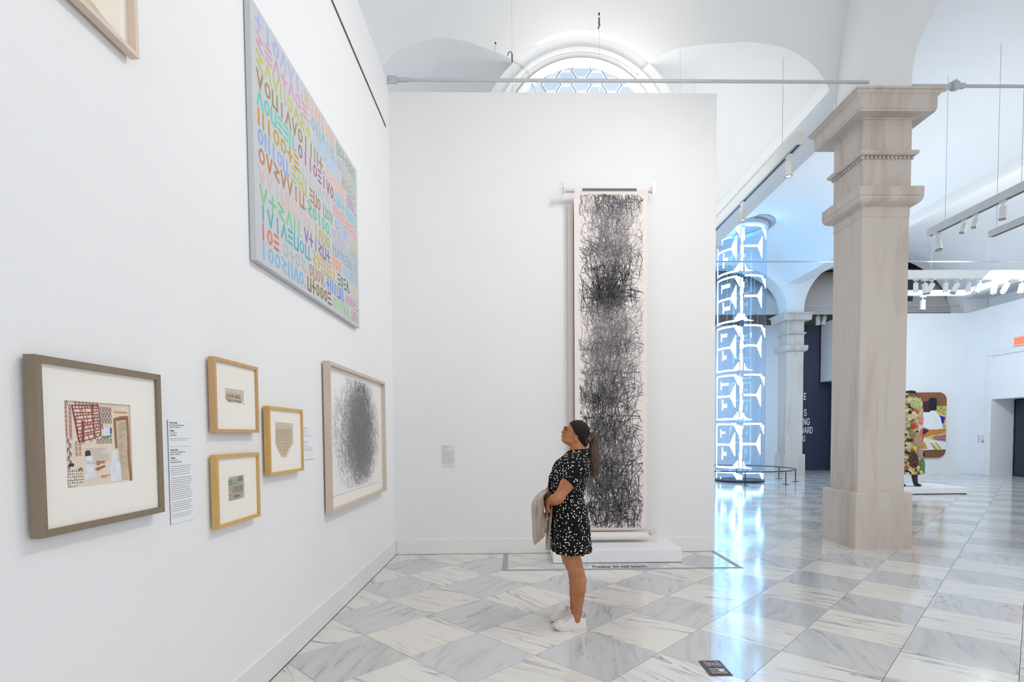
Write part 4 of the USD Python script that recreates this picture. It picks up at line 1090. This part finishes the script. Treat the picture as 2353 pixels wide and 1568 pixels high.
def petal(name, c, cx, cz, rx, rz, var=.2, proud=.01, sc=20):
    m = trimesh.creation.icosphere(2, 1.0)
    m.apply_scale((rx, .05, rz))
    r_ = np.interp(cz, [p[1] for p in prof], [p[0] for p in prof])
    y = -.8 * math.sqrt(max(r_ * r_ - cx * cx, .0004))
    ang = math.asin(max(-1, min(1, cx / r_)))
    m.apply_transform(rotz(ang))
    m.apply_translation((cx, y + .03 - proud, cz))
    obj(name, m, mat('p_' + name + '_%d_%d_%d' % c, srgb(*c), .85, var, sc), t, smooth=True)
petal('pink_bloom', (214, 140, 140), .14, 1.62, .085, .17); petal('pink_bloom', (206, 120, 126), .14, 1.34, .08, .18); petal('cream_edge', (226, 206, 170), .14, 1.48, .10, .36, .1, -.006)
petal('red_patch', (216, 60, 44), .23, 1.17, .055, .16, .1); petal('tan_patch', (170, 150, 116), .08, 1.10, .14, .20, .3, .005, 60)
petal('rose_knit', (176, 140, 136), .12, .80, .09, .17, .25, .006, 40); petal('green_leaf', (84, 132, 70), .17, .50, .10, .20, .25); petal('yellow_disc', (220, 200, 70), -.02, .93, .05, .06, .1, .014); petal('yellow_disc', (226, 206, 110), .10, .36, .05, .05, .1, .014)
petal('brown_swirl', (84, 56, 44), -.06, .62, .11, .24, .5, .006, 14); petal('black_cuff', (26, 26, 30), .24, .78, .05, .06, .1, .01); petal('orange_patch', (206, 150, 84), .22, 1.0, .05, .05, .2, .012)
petal('olive_bloom', (186, 186, 128), .02, 2.0, .16, .16, .4, .004, 30); petal('red_bloom', (206, 66, 40), -.06, 1.48, .07, .09, .3, .008); petal('cream_edge', (214, 196, 160), -.06, 1.72, .08, .09, .3, .006); petal('tan_patch', (150, 126, 92), -.06, 1.28, .09, .10, .3, .006, 40)
# exit sign
t = thing('exit_sign', 'glowing red exit sign over the doorway at the right edge', 'exit sign', (15.80, 16.75, 4.16), -90)
obj('housing', bx(0, .48, -.07, 0, 0, .30, .01), mat('sign_white', (.8, .7, .7), .5), t)
obj('face', bx(.02, .46, -.078, -.07, .02, .28), lamp_mat('exit_face', (1.0, .30, .24), 1.35), t)
m_ = letters('EXIT', .16, True, .004)
obj('lettering', upright(m_, .07, -.079, .07, .34 / m_.bounds[1][0]), lamp_mat('exit_letters', (1.0, .20, .03), 1.2), t)
# ------------------------------------------------------------------ the visitor
def surface_nets(fn, lo, hi, h):
    """closed smooth surface of fn = 0 (negative inside) on a grid"""
    ax = [np.arange(lo[k], hi[k] + h, h) for k in range(3)]
    X, Y, Z = np.meshgrid(*ax, indexing='ij')
    Fv = fn(X, Y, Z)
    s = Fv < 0
    n = Fv.shape
    acc = np.zeros((n[0] - 1, n[1] - 1, n[2] - 1, 3)); cnt = np.zeros(acc.shape[:3])
    base = np.stack(np.meshgrid(*[np.arange(k - 1) for k in n], indexing='ij'), -1).astype(float)
    cor = [(i, j, k) for i in (0, 1) for j in (0, 1) for k in (0, 1)]
    sl = lambda c: tuple(slice(c[k], n[k] - 1 + c[k]) for k in range(3))
    for a in cor:
        for b in cor:
            if sum(abs(a[k] - b[k]) for k in range(3)) == 1 and a < b:
                fa, fb = Fv[sl(a)], Fv[sl(b)]
                cr = (fa < 0) != (fb < 0)
                t = np.where(cr, fa / np.where(cr, fa - fb, 1), 0)
                for k in range(3):
                    acc[..., k] += np.where(cr, a[k] + (b[k] - a[k]) * t, 0)
                cnt += cr
    act = cnt > 0
    idx = -np.ones(act.shape, int)
    idx[act] = np.arange(act.sum())
    V = (base[act] + acc[act] / cnt[act][:, None]) * h + np.array(lo)
    Fs = []
    for k in range(3):
        u, w = (k + 1) % 3, (k + 2) % 3
        a = [slice(None)] * 3; b = [slice(None)] * 3
        a[k], b[k] = slice(0, n[k] - 1), slice(1, n[k])
        sa, sb = s[tuple(a)], s[tuple(b)]
        ed = np.argwhere(sa != sb)
        ed = ed[(ed[:, u] > 0) & (ed[:, w] > 0) & (ed[:, u] < n[u] - 1) & (ed[:, w] < n[w] - 1)]
        eu, ew = np.eye(3, dtype=int)[u], np.eye(3, dtype=int)[w]
        g = lambda d: idx[tuple((ed - d).T)]
        q = np.stack([g(0 * eu), g(eu), g(eu + ew), g(ew)], 1)
        inside = sa[tuple(ed.T)]
        q = np.where(inside[:, None], q, q[:, ::-1])
        Fs += [q[:, [0, 1, 2]], q[:, [0, 2, 3]]]
    return trimesh.Trimesh(V, np.vstack(Fs), process=False)
U = .003395                                   # sketch unit in metres
def sk(u, v): return (u * U, v * U)           # u to the back of the figure, v up from the floor
def ell(c, r):
    def f(X, Y, Z):
        q = np.sqrt(((X - c[0]) / r[0]) ** 2 + ((Y - c[1]) / r[1]) ** 2 + ((Z - c[2]) / r[2]) ** 2)
        return (q - 1) * min(r)
    return f
def cone(a, b, ra, rb):
    a, b = np.array(a, float), np.array(b, float)
    d = b - a; L2 = d @ d
    def f(X, Y, Z):
        t = np.clip(((X - a[0]) * d[0] + (Y - a[1]) * d[1] + (Z - a[2]) * d[2]) / L2, 0, 1)
        return np.sqrt((X - a[0] - t * d[0]) ** 2 + (Y - a[1] - t * d[1]) ** 2 + (Z - a[2] - t * d[2]) ** 2) - (ra + (rb - ra) * t)
    return f
def smin(a, b, k):
    h = np.clip(.5 + .5 * (b - a) / k, 0, 1)
    return b + (a - b) * h - k * h * (1 - h)
def union(fs, k):
    def f(X, Y, Z):
        r = fs[0](X, Y, Z)
        for g in fs[1:]:
            r = smin(r, g(X, Y, Z), k)
        return r
    return f
def loft(rows, y0=0.0):
    """rows: (v, front u, back u, half depth in metres), sections are ovals"""
    r = np.array(sorted(rows), float)
    z, xf, xb, ry = r[:, 0] * U, r[:, 1] * U, r[:, 2] * U, r[:, 3]
    def f(X, Y, Z):
        a, b, c = np.interp(Z, z, xf), np.interp(Z, z, xb), np.interp(Z, z, ry)
        rx = (b - a) / 2
        q = np.sqrt(((X - (a + b) / 2) / rx) ** 2 + ((Y - y0) / c) ** 2)
        d = (q - 1) * np.minimum(rx, c)
        return np.maximum(d, np.maximum(Z - z[-1], z[0] - Z))
    return f
PXW, PYW = .3925, 4.13
person = thing('person', 'woman with dark ponytail, black dotted dress and white sneakers gazing up before the scroll', 'person', (PXW, PYW, 0))
# skin tone
skin = usdkit.material(stage, '/World/Looks/skin', {'tc': ('texture_coordinate', {}), 'n': ('noise_texture', {'scale': 14.0, 'detail': 3.0}), 'r': ('rgb_ramp', {'ramp': [(.35, srgb(166, 104, 66)), (.65, srgb(186, 124, 82))]}), 'p': ('principled_bsdf', {'roughness': .5, 'subsurface_weight': .08, 'subsurface_scale': .01})},
                       [('tc.object', 'n.vector'), ('n.fac', 'r.fac'), ('r.color', 'p.base_color')], surface='p.BSDF')
def p3(u, v, y): return (u * U, y, v * U)
head = union([ell(p3(21, 447, 0), (.083, .070, .078)), ell(p3(6, 441, 0), (.049, .055, .058)), ell(p3(-.5, 433.5, 0), (.034, .041, .040)), ell(p3(-11.0, 427.8, 0), (.0135, .020, .0125)), ell(p3(3, 424, 0), (.045, .047, .026)), ell(p3(-5.6, 437, 0), (.0245, .027, .022))], .014)
nose = union([cone(p3(-7.8, 452, 0), p3(-13.0, 445.6, 0), .0045, .0070), ell(p3(-13.2, 444.6, 0), (.0075, .0075, .0068)), ell(p3(-11.2, 443.2, -.0085), (.007, .0055, .0055)), ell(p3(-11.2, 443.2, .0085), (.007, .0055, .0055))], .004)
lips = union([ell(p3(-12.4, 438.8, 0), (.0068, .016, .0040)), ell(p3(-12.9, 434.9, 0), (.0068, .0145, .0048))], .002)
brow_r = ell(p3(-4.6, 456, 0), (.011, .042, .010))
sock = [ell(p3(-8.5, 450.6, s * .030), (.011, .014, .008)) for s in (-1, 1)]
ear = [union([ell(p3(16.2, 430.5, s * .068), (.010, .007, .017)), ell(p3(14.8, 426.5, s * .066), (.006, .006, .007))], .003) for s in (-1, 1)]
ear_hole = [ell(p3(15.4, 431, s * .0785), (.0055, .0075, .010)) for s in (-1, 1)]
neck = union([cone(p3(20, 425, 0), p3(23, 400, 0), .054, .058), cone(p3(23, 402, 0), p3(24, 386, 0), .058, .075)], .03)
torso = loft([(200, -27, 40, .15), (215, -31, 42, .165), (245, -34, 43, .16), (285, -33, 32, .135), (305, -34, 30, .125), (340, -36, 41, .145), (365, -28, 46, .155), (382, -14, 45, .13), (398, 2, 44, .07)])
def arm(y, s):
    sh = p3(18, 368, y * .150)
    el = p3(-27.5, 301, y * .200)
    wr = p3(-46, 287, y * .045 + .02)
    return sh, el, wr
limbs = []
for s in (-1, 1):
    sh, el, wr = arm(s, s)
    if s > 0:
        el, wr = p3(-32, 312, .185), p3(-47, 293, .07)
    mid = tuple(np.array(sh) * .45 + np.array(el) * .55)
    limbs += [cone(sh, mid, .056, .051), cone(mid, el, .051, .040), cone(el, tuple(np.array(el) * .65 + np.array(wr) * .35), .041, .040), cone(tuple(np.array(el) * .65 + np.array(wr) * .35), wr, .040, .027)]
def leg(dy, du):
    j = [(2, 196, .078), (4, 172, .071), (9.5, 148, .065), (17.5, 129, .055), (21.5, 111, .0565), (22, 92, .052), (20, 66, .043), (18.5, 42, .034), (18, 20, .036)]
    return [cone(p3(j[k][0] + du, j[k][1], dy), p3(j[k + 1][0] + du, j[k + 1][1], dy), j[k][2], j[k + 1][2]) for k in range(len(j) - 1)] + [ell(p3(7.5 + du, 138, dy), (.030, .042, .042)), ell(p3(16 + du, 27, dy - .034), (.013, .010, .014)), cone(p3(17 + du, 18, dy), p3(-20 + du, 9, dy), .032, .026)]
def hand(wr, d, side, y_in):
    """palm and five fingers hanging from the wrist, curled round the other hand"""
    wr = np.array(wr)
    out = [ell(tuple(wr + np.array((-.008, y_in * .010, -.045))), (.018, .040, .045))]
    for k, (L, dx) in enumerate(((.060, -.026), (.070, -.009), (.066, .009), (.052, .026))):
        a = wr + np.array((-.010, dx + y_in * .012, -.080))
        b = a + np.array((.004, y_in * .006, -L * .5))
        c = b + np.array((.022, y_in * .006, -L * .30))
        out += [cone(a, b, .0095, .0088), cone(b, c, .0088, .0075)]
    a = wr + np.array((-.004, -y_in * .036, -.030))
    b = a + np.array((.012, -y_in * .012, -.035))
    out += [cone(a, b, .012, .0105), cone(b, b + np.array((.012, y_in * .012, -.022)), .0105, .0085)]
    return out
wr1, wr2 = arm(-1, -1)[2], p3(-47, 293, .07)
skin_fn_parts = [head, neck, torso] + limbs
def body_fn(X, Y, Z):
    r = head(X, Y, Z)
    r = smin(r, brow_r(X, Y, Z), .012)
    for g in sock:
        r = -smin(-r, g(X, Y, Z), .005)
    r = smin(r, nose(X, Y, Z), .004)
    r = smin(r, lips(X, Y, Z), .002)
    for g, e in zip(ear, ear_hole):
        r = np.maximum(smin(r, g(X, Y, Z), .005), -e(X, Y, Z))
    r = smin(r, neck(X, Y, Z), .03)
    r = smin(r, torso(X, Y, Z), .03)
    for g in limbs:
        r = smin(r, g(X, Y, Z), .018)
    for h_ in (hand(wr1, 0, -1, 1), hand(wr2, 0, 1, -1)):
        q = h_[0](X, Y, Z)
        for g in h_[1:]:
            q = smin(q, g(X, Y, Z), .006)
        r = smin(r, q, .012)
    for dy, du in ((-.075, 0), (.085, -2)):
        q = None
        for g in leg(dy, du):
            q = g(X, Y, Z) if q is None else smin(q, g(X, Y, Z), .012)
        r = smin(r, q, .02)
    return r
obj('body', surface_nets(body_fn, (-.24, -.28, .0), (.20, .28, 1.62), .0055), skin, person, smooth=True)
# hair
m_hair = mat('dark_brown_hair', srgb(38, 27, 24), .6, .4, 5, .10, 14, spec=.15, stretch=(26, 5, 34))
m_tail = mat('ponytail_hair', srgb(84, 62, 46), .5, .35, 6, .3, 60, stretch=(40, 40, 2.5))
def hair_fn(X, Y, Z):
    r = union([ell(p3(22.5, 447.5, 0), (.092, .079, .087)), ell(p3(33, 434, 0), (.055, .066, .062)), ell(p3(35, 419, 0), (.030, .045, .034))], .02)(X, Y, Z)
    # hair line: from the forehead down in front of the ear, open over face and neck
    u, v = X / U, Z / U
    face = np.maximum(np.interp(v, [405, 412, 420, 428, 436, 441, 450, 458, 466, 474], [30, 26.5, 23.5, 22, 21, 15, 10.5, 8.0, 3.0, -4]) - u, -(u + 200)) * U
    return np.maximum(r, face) + .0007 * np.sin(X * 230 + Z * 300 + 5 * np.sin(Y * 60)) * np.sin(Z * 90 + 3)
obj('hair', surface_nets(hair_fn, (-.06, -.10, 1.36), (.19, .10, 1.63), .004), m_hair, person, smooth=True)
rows = [(444, 55, 62, .014), (440, 53, 66, .022), (430, 51, 69, .028), (415, 49, 70.5, .032), (400, 47, 71, .034), (385, 48, 71.5, .034), (370, 49, 73, .032), (358, 51, 72, .026), (349, 53, 68, .016), (343, 54, 61, .006)]
tl = loft(rows)
obj('ponytail', surface_nets(lambda X, Y, Z: tl(X, Y, Z) + .003 * np.sin(X * 420 + 30 * Z) + .002 * np.sin(Y * 500 + 14 * Z), (.14, -.05, 1.14), (.27, .05, 1.53), .0045), m_tail, person, smooth=True)
m_clip = mat('smoky_clip', srgb(78, 66, 72), .25, .1, 20)
ck = cat_([tube([p3(54, 444, -.035), p3(46, 434, -.052), p3(39, 424, -.050), p3(42, 420, -.045)], .0065, 8), tube([p3(58, 441, -.03), p3(52, 432, -.045), p3(46, 422, -.045), p3(42, 420, -.045)], .0055, 8), tube([p3(47, 438, -.045), p3(53, 434, -.042)], .004, 6), tube([p3(43, 431, -.05), p3(49, 427, -.046)], .004, 6),
           tube([p3(54, 444, .035), p3(46, 434, .052), p3(39, 424, .05)], .0065, 8), tube([p3(55, 444, -.035), p3(57, 445, 0), p3(55, 444, .035)], .006, 8)])
obj('hair_clip', ck, m_clip, person, smooth=True)
m_eye = mat('eye_white', srgb(150, 126, 112), .25, .02)
for s in (-1, 1):
    e = obj('eye', T(trimesh.creation.icosphere(2, .0090), t=p3(-4.8, 450.6, s * .0295)), m_eye, person, smooth=True)
    obj('iris', T(trimesh.creation.icosphere(2, .0066), t=p3(-5.8, 450.9, s * .0325)), mat('iris_brown', srgb(50, 34, 26), .2, .05), e, smooth=True)
    obj('eyelid', tube([p3(-7.6, 451.6, s * .020), p3(-7.6, 453.0, s * .029), p3(-5.6, 452.6, s * .037), p3(-2.4, 450.2, s * .0425)], [.0016, .0026, .0026, .0014], 6), mat('lash_brown', srgb(70, 44, 34), .6, .1), person, smooth=True)
    obj('eyebrow', tube([p3(-8.0, 455.2, s * .012), p3(-7.2, 457.2, s * .026), p3(-4.6, 457.4, s * .040), p3(-1.6, 455.6, s * .050)], [.0022, .0032, .003, .0016], 6), m_hair, person, smooth=True)
obj('mouth', cat_([tube([p3(-11.2, 437.6, -.0155), p3(-13.4, 438.3, -.007), p3(-13.9, 438.1, 0), p3(-13.4, 438.3, .007), p3(-11.2, 437.6, .0155)], [.0012, .003, .0032, .003, .0012], 6), tube([p3(-11.4, 436.6, -.015), p3(-13.7, 435.5, -.006), p3(-14.2, 435.3, 0), p3(-13.7, 435.5, .006), p3(-11.4, 436.6, .015)], [.0012, .0036, .004, .0036, .0012], 6)]), mat('lip_rose', srgb(158, 86, 72), .5, .05), person, smooth=True)
m_rim = mat('spectacle_metal', srgb(140, 104, 88), .3, .05, metal=.3)
rims = []
for s in (-1, 1):
    cc = np.array(p3(-9.2, 449.6, s * .031))
    rims.append(tube([tuple(cc + np.array((.006 * math.sin(q) + .004 * abs(math.cos(q)) * (1 if math.cos(q) * s > 0 else 0), .023 * math.cos(q), .020 * math.sin(q)))) for q in np.linspace(0, 2 * math.pi, 24, endpoint=False)], .0013, 6, True))
    rims.append(tube([p3(-7.6, 451, s * .055), p3(4, 446.5, s * .066), p3(15, 441, s * .074)], .0013, 6))
rims.append(tube([p3(-9.8, 451, -.008), p3(-10.4, 452, 0), p3(-9.8, 451, .008)], .0013, 6))
obj('spectacles', cat_(rims), m_rim, person)
# dress
dots = usdkit.material(stage, '/World/Looks/dotted_crepe', {'tc': ('texture_coordinate', {}), 'v': ('voronoi_texture', {'scale': 50.0, 'randomness': .7}), 'lt': ('math', {'math_type': 'less_than', 'value2': .285}), 's': ('separate_color', {}), 'r': ('rgb_ramp', {'ramp': [(0, srgb(238, 236, 226)), (.6, srgb(230, 226, 206)), (1, srgb(214, 206, 130))]}),
                        'v2': ('voronoi_texture', {'scale': 47.0, 'randomness': .9}), 'l2': ('math', {'math_type': 'less_than', 'value2': .12}), 'm2': ('mix_color', {'a': srgb(14, 15, 19), 'b': srgb(70, 76, 90)}),
                        'm': ('mix_color', {}), 'nb': ('noise_texture', {'scale': 40.0}), 'b': ('bump', {'strength': .25, 'distance': .01}), 'p': ('principled_bsdf', {'roughness': .85, 'specular_ior_level': .2})},
                       [('tc.object', 'v.vector'), ('tc.object', 'v2.vector'), ('v2.distance', 'l2.value1'), ('l2.value', 'm2.fac'), ('v.distance', 'lt.value1'), ('v.color', 's.color'), ('s.r', 'r.fac'), ('lt.value', 'm.fac'), ('m2.result', 'm.a'), ('r.color', 'm.b'), ('m.result', 'p.base_color'), ('tc.object', 'nb.vector'), ('nb.fac', 'b.height'), ('b.normal', 'p.normal')], surface='p.BSDF')
dr = loft([(184, -37, 50, .195), (200, -38, 50, .195), (222, -38.5, 49, .192), (247, -37, 46.5, .188), (266, -36.5, 43, .178), (287, -37, 36, .160), (304, -38.5, 34.5, .152), (322, -41.5, 41, .165), (337, -42, 46, .178), (352, -40, 49, .186), (367, -33, 50, .188), (376, -27, 50.5, .182), (384, -20, 50, .165), (392, -12, 48.5, .130), (400, -2, 47.5, .095), (407, 6, 47, .07)])
def dress_fn(X, Y, Z):
    r = dr(X, Y, Z)
    for s in (-1, 1):
        sh, el, wr = arm(s, s)
        if s > 0:
            el = p3(-32, 312, .185)
        sh, el = np.array(sh), np.array(el)
        sh2 = sh + np.array((.006, 0, -.008))
        hem = sh2 + (el - sh2) * .50
        d = (el - sh2) / np.linalg.norm(el - sh2)
        d2 = np.array((d[0] - .12, d[1], d[2])); d2 /= np.linalg.norm(d2)
        c = cone(tuple(sh2), tuple(hem + d * .05), .066, .072)(X, Y, Z)
        c = np.maximum(c, (X - hem[0]) * d2[0] + (Y - hem[1]) * d2[1] + (Z - hem[2]) * d2[2])
        r = smin(r, c, .02)
    z = np.clip((1.02 - Z) / .3, 0, 1)
    a = np.arctan2(Y, X - .01)
    r = r + z * .0045 * np.sin(a * 13 + 3 * np.sin(Z * 9)) + .0028 * (np.sin(X * 55 + Z * 38) * np.sin(Y * 47 - Z * 30))
    # open neck
    nk = cone(p3(20, 432, 0), p3(21, 396, 0), .050, .053)(X, Y, Z)
    return np.maximum(r, -nk)
dress = obj('dress', surface_nets(dress_fn, (-.20, -.29, .58), (.20, .29, 1.42), .0055), dots, person, smooth=True)
def frill(rows, waves, amp, th=.004, n=160):
    """thin wavy band: rows of (v, front u, back u, half depth, wave)"""
    V = []
    for v_, xf, xb, ry, wv in rows:
        a = np.linspace(0, 2 * math.pi, n, endpoint=False)
        k = 1 + wv * amp * np.sin(a * waves + 1.3 * np.sin(3 * a))
        V.append(np.stack([((xf + xb) / 2 + (xb - xf) / 2 * np.cos(a) * k) * U, ry * np.sin(a) * k, (v_ + wv * 1.2 * np.sin(a * waves * .5 + 2) + 1.6 * np.cos(a) * -0 ) * U], 1))
    R_ = len(V)
    V = np.vstack(V)
    f = []
    for i in range(R_ - 1):
        for j in range(n):
            j2 = (j + 1) % n
            f += [(i * n + j, i * n + j2, (i + 1) * n + j2), (i * n + j, (i + 1) * n + j2, (i + 1) * n + j)]
    return trimesh.Trimesh(V, f, process=False)
obj('hem_frill', frill([(214, -37.5, 49.5, .193, 0), (206, -38, 51, .198, .25), (196, -38, 52, .203, .6), (184, -38, 53, .208, .9), (174.5, -37.5, 53.5, .212, 1.2)], 21, .022), dots, dress, smooth=True)
obj('front_flounce', tube([p3(-38, 206, -.06), p3(-40.5, 212, -.05), p3(-39.5, 225, -.03), p3(-38, 240, -.01), p3(-37, 258, .0)], [.006, .010, .009, .008, .005], 8), dots, dress, smooth=True)
obj('collar_frill', cat_([tube([p3(-14, 386, -.055), p3(-19, 382.5, -.045), p3(-24, 377.5, -.03), p3(-30, 371, -.015), p3(-36, 362, .0)], [.006, .011, .010, .011, .005], 8), tube([p3(-14, 386, .055), p3(-20, 382, .045), p3(-26, 376, .025), p3(-36, 362, .0)], [.006, .010, .010, .005], 8)]), dots, dress, smooth=True)
obj('bodice_frill', tube([p3(-38, 355, -.03), p3(-42, 345, -.03), p3(-43.5, 332, -.02), p3(-43, 320, -.02), p3(-42, 310, -.01)], [.006, .008, .009, .009, .006], 8), dots, dress, smooth=True)
# shoes
m_shoe = mat('white_leather', srgb(228, 220, 215), .5, .02, 20)
m_sole = mat('sole_rubber', srgb(226, 216, 210), .6, .02, 20)
m_lace = mat('lace_cotton', srgb(214, 204, 192), .8, .05, 30)
def shoe(dy, du, tilt, label=None):
    # profile of the upper along the foot: (u, top height, half width)
    us = np.array([-38, -36, -32, -26, -18, -10, -2, 4, 10, 20, 27, 32, 35, 36.5])
    top = np.array([6, 11, 15.5, 18.5, 21.5, 25, 30, 35, 31, 29.5, 33, 35.5, 31, 22]) * U
    hw = np.array([.012, .026, .038, .046, .050, .048, .043, .040, .037, .036, .036, .034, .028, .014])
    n = 18
    V = []
    for u_, t_, w_ in zip(us, top, hw):
        a = np.linspace(0, math.pi, n)
        V.append(np.stack([np.full(n, u_ * U), w_ * np.cos(a) * (1 - .35 * np.sin(a) ** 2 * 0), .018 + (t_ - .018) * np.abs(np.sin(a)) ** .75], 1))
    R_ = len(V)
    V = np.vstack(V)
    f = []
    for i in range(R_ - 1):
        for j in range(n - 1):
            a_ = i * n + j
            f += [(a_, a_ + n, a_ + n + 1), (a_, a_ + n + 1, a_ + 1)]
    up = trimesh.Trimesh(V, f, process=False)
    pl = Polygon([(u_ * U, w_ + .006) for u_, w_ in zip(us, hw)] + [(u_ * U, -w_ - .006) for u_, w_ in zip(us[::-1], hw[::-1])]).buffer(.004)
    so = ext(pl.simplify(.0004), .026)
    v = np.array(so.vertices)
    v[:, 2] += np.clip((-v[:, 0] - .055) / .075, 0, 1) ** 2 * .020 * (v[:, 2] < .01) + np.clip((-v[:, 0] - .07) / .06, 0, 1) * .006
    so.vertices = v
    tr = lambda m: T(T(m, rotz(tilt)), t=(du * U, dy, .001))
    s = obj('shoe', tr(up), m_shoe, person, smooth=True)
    obj('sole', tr(so), m_sole, s, smooth=40)
    ot = Polygon([(u_ * U, w_ + .005) for u_, w_ in zip(us[3:], hw[3:])] + [(u_ * U, -w_ - .005) for u_, w_ in zip(us[:2:-1], hw[:2:-1])])
    obj('outsole', tr(T(ext(ot, .004), t=(0, 0, -.001))), mat('outsole_grey', srgb(120, 110, 106), .8), s)
    lc = []
    for k in range(5):
        u_ = -16 + 4.6 * k
        z_ = np.interp(u_, us, top) + .001
        lc.append(tube([(u_ * U, -.030, z_ - .014), ((u_ + 1) * U, -.014, z_ - .001), ((u_ + 2.5) * U, .014, z_ + .001), ((u_ + 3) * U, .030, z_ - .013)], .0035, 6))
    u_ = 4
    z_ = np.interp(u_, us, top)
    lc += [tube([(u_ * U, 0, z_ + .002), ((u_ - 4) * U, -.02, z_ + .003), ((u_ - 7) * U, -.034, z_ - .012), ((u_ - 3) * U, -.030, z_ - .010), (u_ * U, -.004, z_)], .003, 6), tube([(u_ * U, 0, z_ + .002), ((u_ - 5) * U, .022, z_ - .003), ((u_ - 8) * U, .034, z_ - .018)], .003, 6)]
    obj('laces', tr(cat_(lc)), m_lace, s, smooth=True)
    ey = cat_([T(trimesh.creation.icosphere(1, .0026), t=((-15 + 4.6 * k) * U, -.037, np.interp(-15 + 4.6 * k, us, top) - .019)) for k in range(5)])
    obj('eyelets', tr(ey), black, s)
    hl = lathe([(.028, .078), (.030, .10), (.026, .118), (.022, .118), (.024, .08), (.028, .078)], 24)
    hv = np.array(hl.vertices)
    keepf = [k for k, fc in enumerate(hl.faces) if hv[fc][:, 0].mean() > .004]
    hl.update_faces(keepf)
    obj('heel_tab', tr(T(hl, t=(.0955, 0, -.002))), mat('heel_blue', srgb(130, 156, 196), .6, .4, 90), s, smooth=True)
shoe(-.075, 0, 0)
shoe(.085, -3, -.06)

# ------------------------------------------------------------------ cardigan over her arm
m_knit = mat('taupe_knit', srgb(186, 170, 158), .9, .05, 40, .35, 160, stretch=(1, 1, 6), sheen=.3)
cg = thing('cardigan', 'beige knitted cardigan draped over the folded arms of the woman', 'cardigan', (PXW, PYW, 0))
fr_ = loft([(186.5, -77.5, -75, .02), (190, -79, -72, .05), (198, -81.5, -63, .08), (208, -83.5, -54, .10), (216, -84, -50, .11), (232, -84.5, -48.5, .12), (250, -84.5, -50.5, .125), (270, -84, -53.5, .13), (282, -82, -55, .13), (293, -77, -55, .13), (302, -70, -53, .125), (308, -62, -48, .12), (311.5, -55, -46, .11)], .03)
def card_fn(X, Y, Z):
    r = fr_(X, Y, Z)
    k = np.clip((1.03 - Z) / .12, 0, 1)
    r = r + k * np.clip((Z - .62) / .12, 0, 1) * (.006 * np.sin(X * 190 + 6 * Z + 14 * Y) + .004 * np.sin(X * 90 - 22 * Z))
    # a deep fold along the inner edge
    c = np.exp(-((X / U - np.interp(Z / U, [210, 250, 300], [-56, -58.5, -54])) / 2.2) ** 2) * np.clip((305 - Z / U) / 20, 0, 1) * np.clip((Z / U - 212) / 20, 0, 1)
    return r + .014 * c * (Y < 0)
obj('front_drape', surface_nets(card_fn, (-.30, -.16, .62), (-.13, .22, 1.07), .0055), m_knit, cg, smooth=True)
bk_ = loft([(175, -52, -39, .05), (190, -51, -37.5, .08), (215, -48.5, -38, .10), (240, -45, -38, .11), (262, -41, -37, .11), (280, -40.5, -37, .10)], .05)
obj('back_drape', surface_nets(lambda X, Y, Z: bk_(X, Y, Z) + .003 * np.sin(X * 300 + Y * 60), (-.19, -.10, .58), (-.11, .20, .96), .005), m_knit, cg, smooth=True)
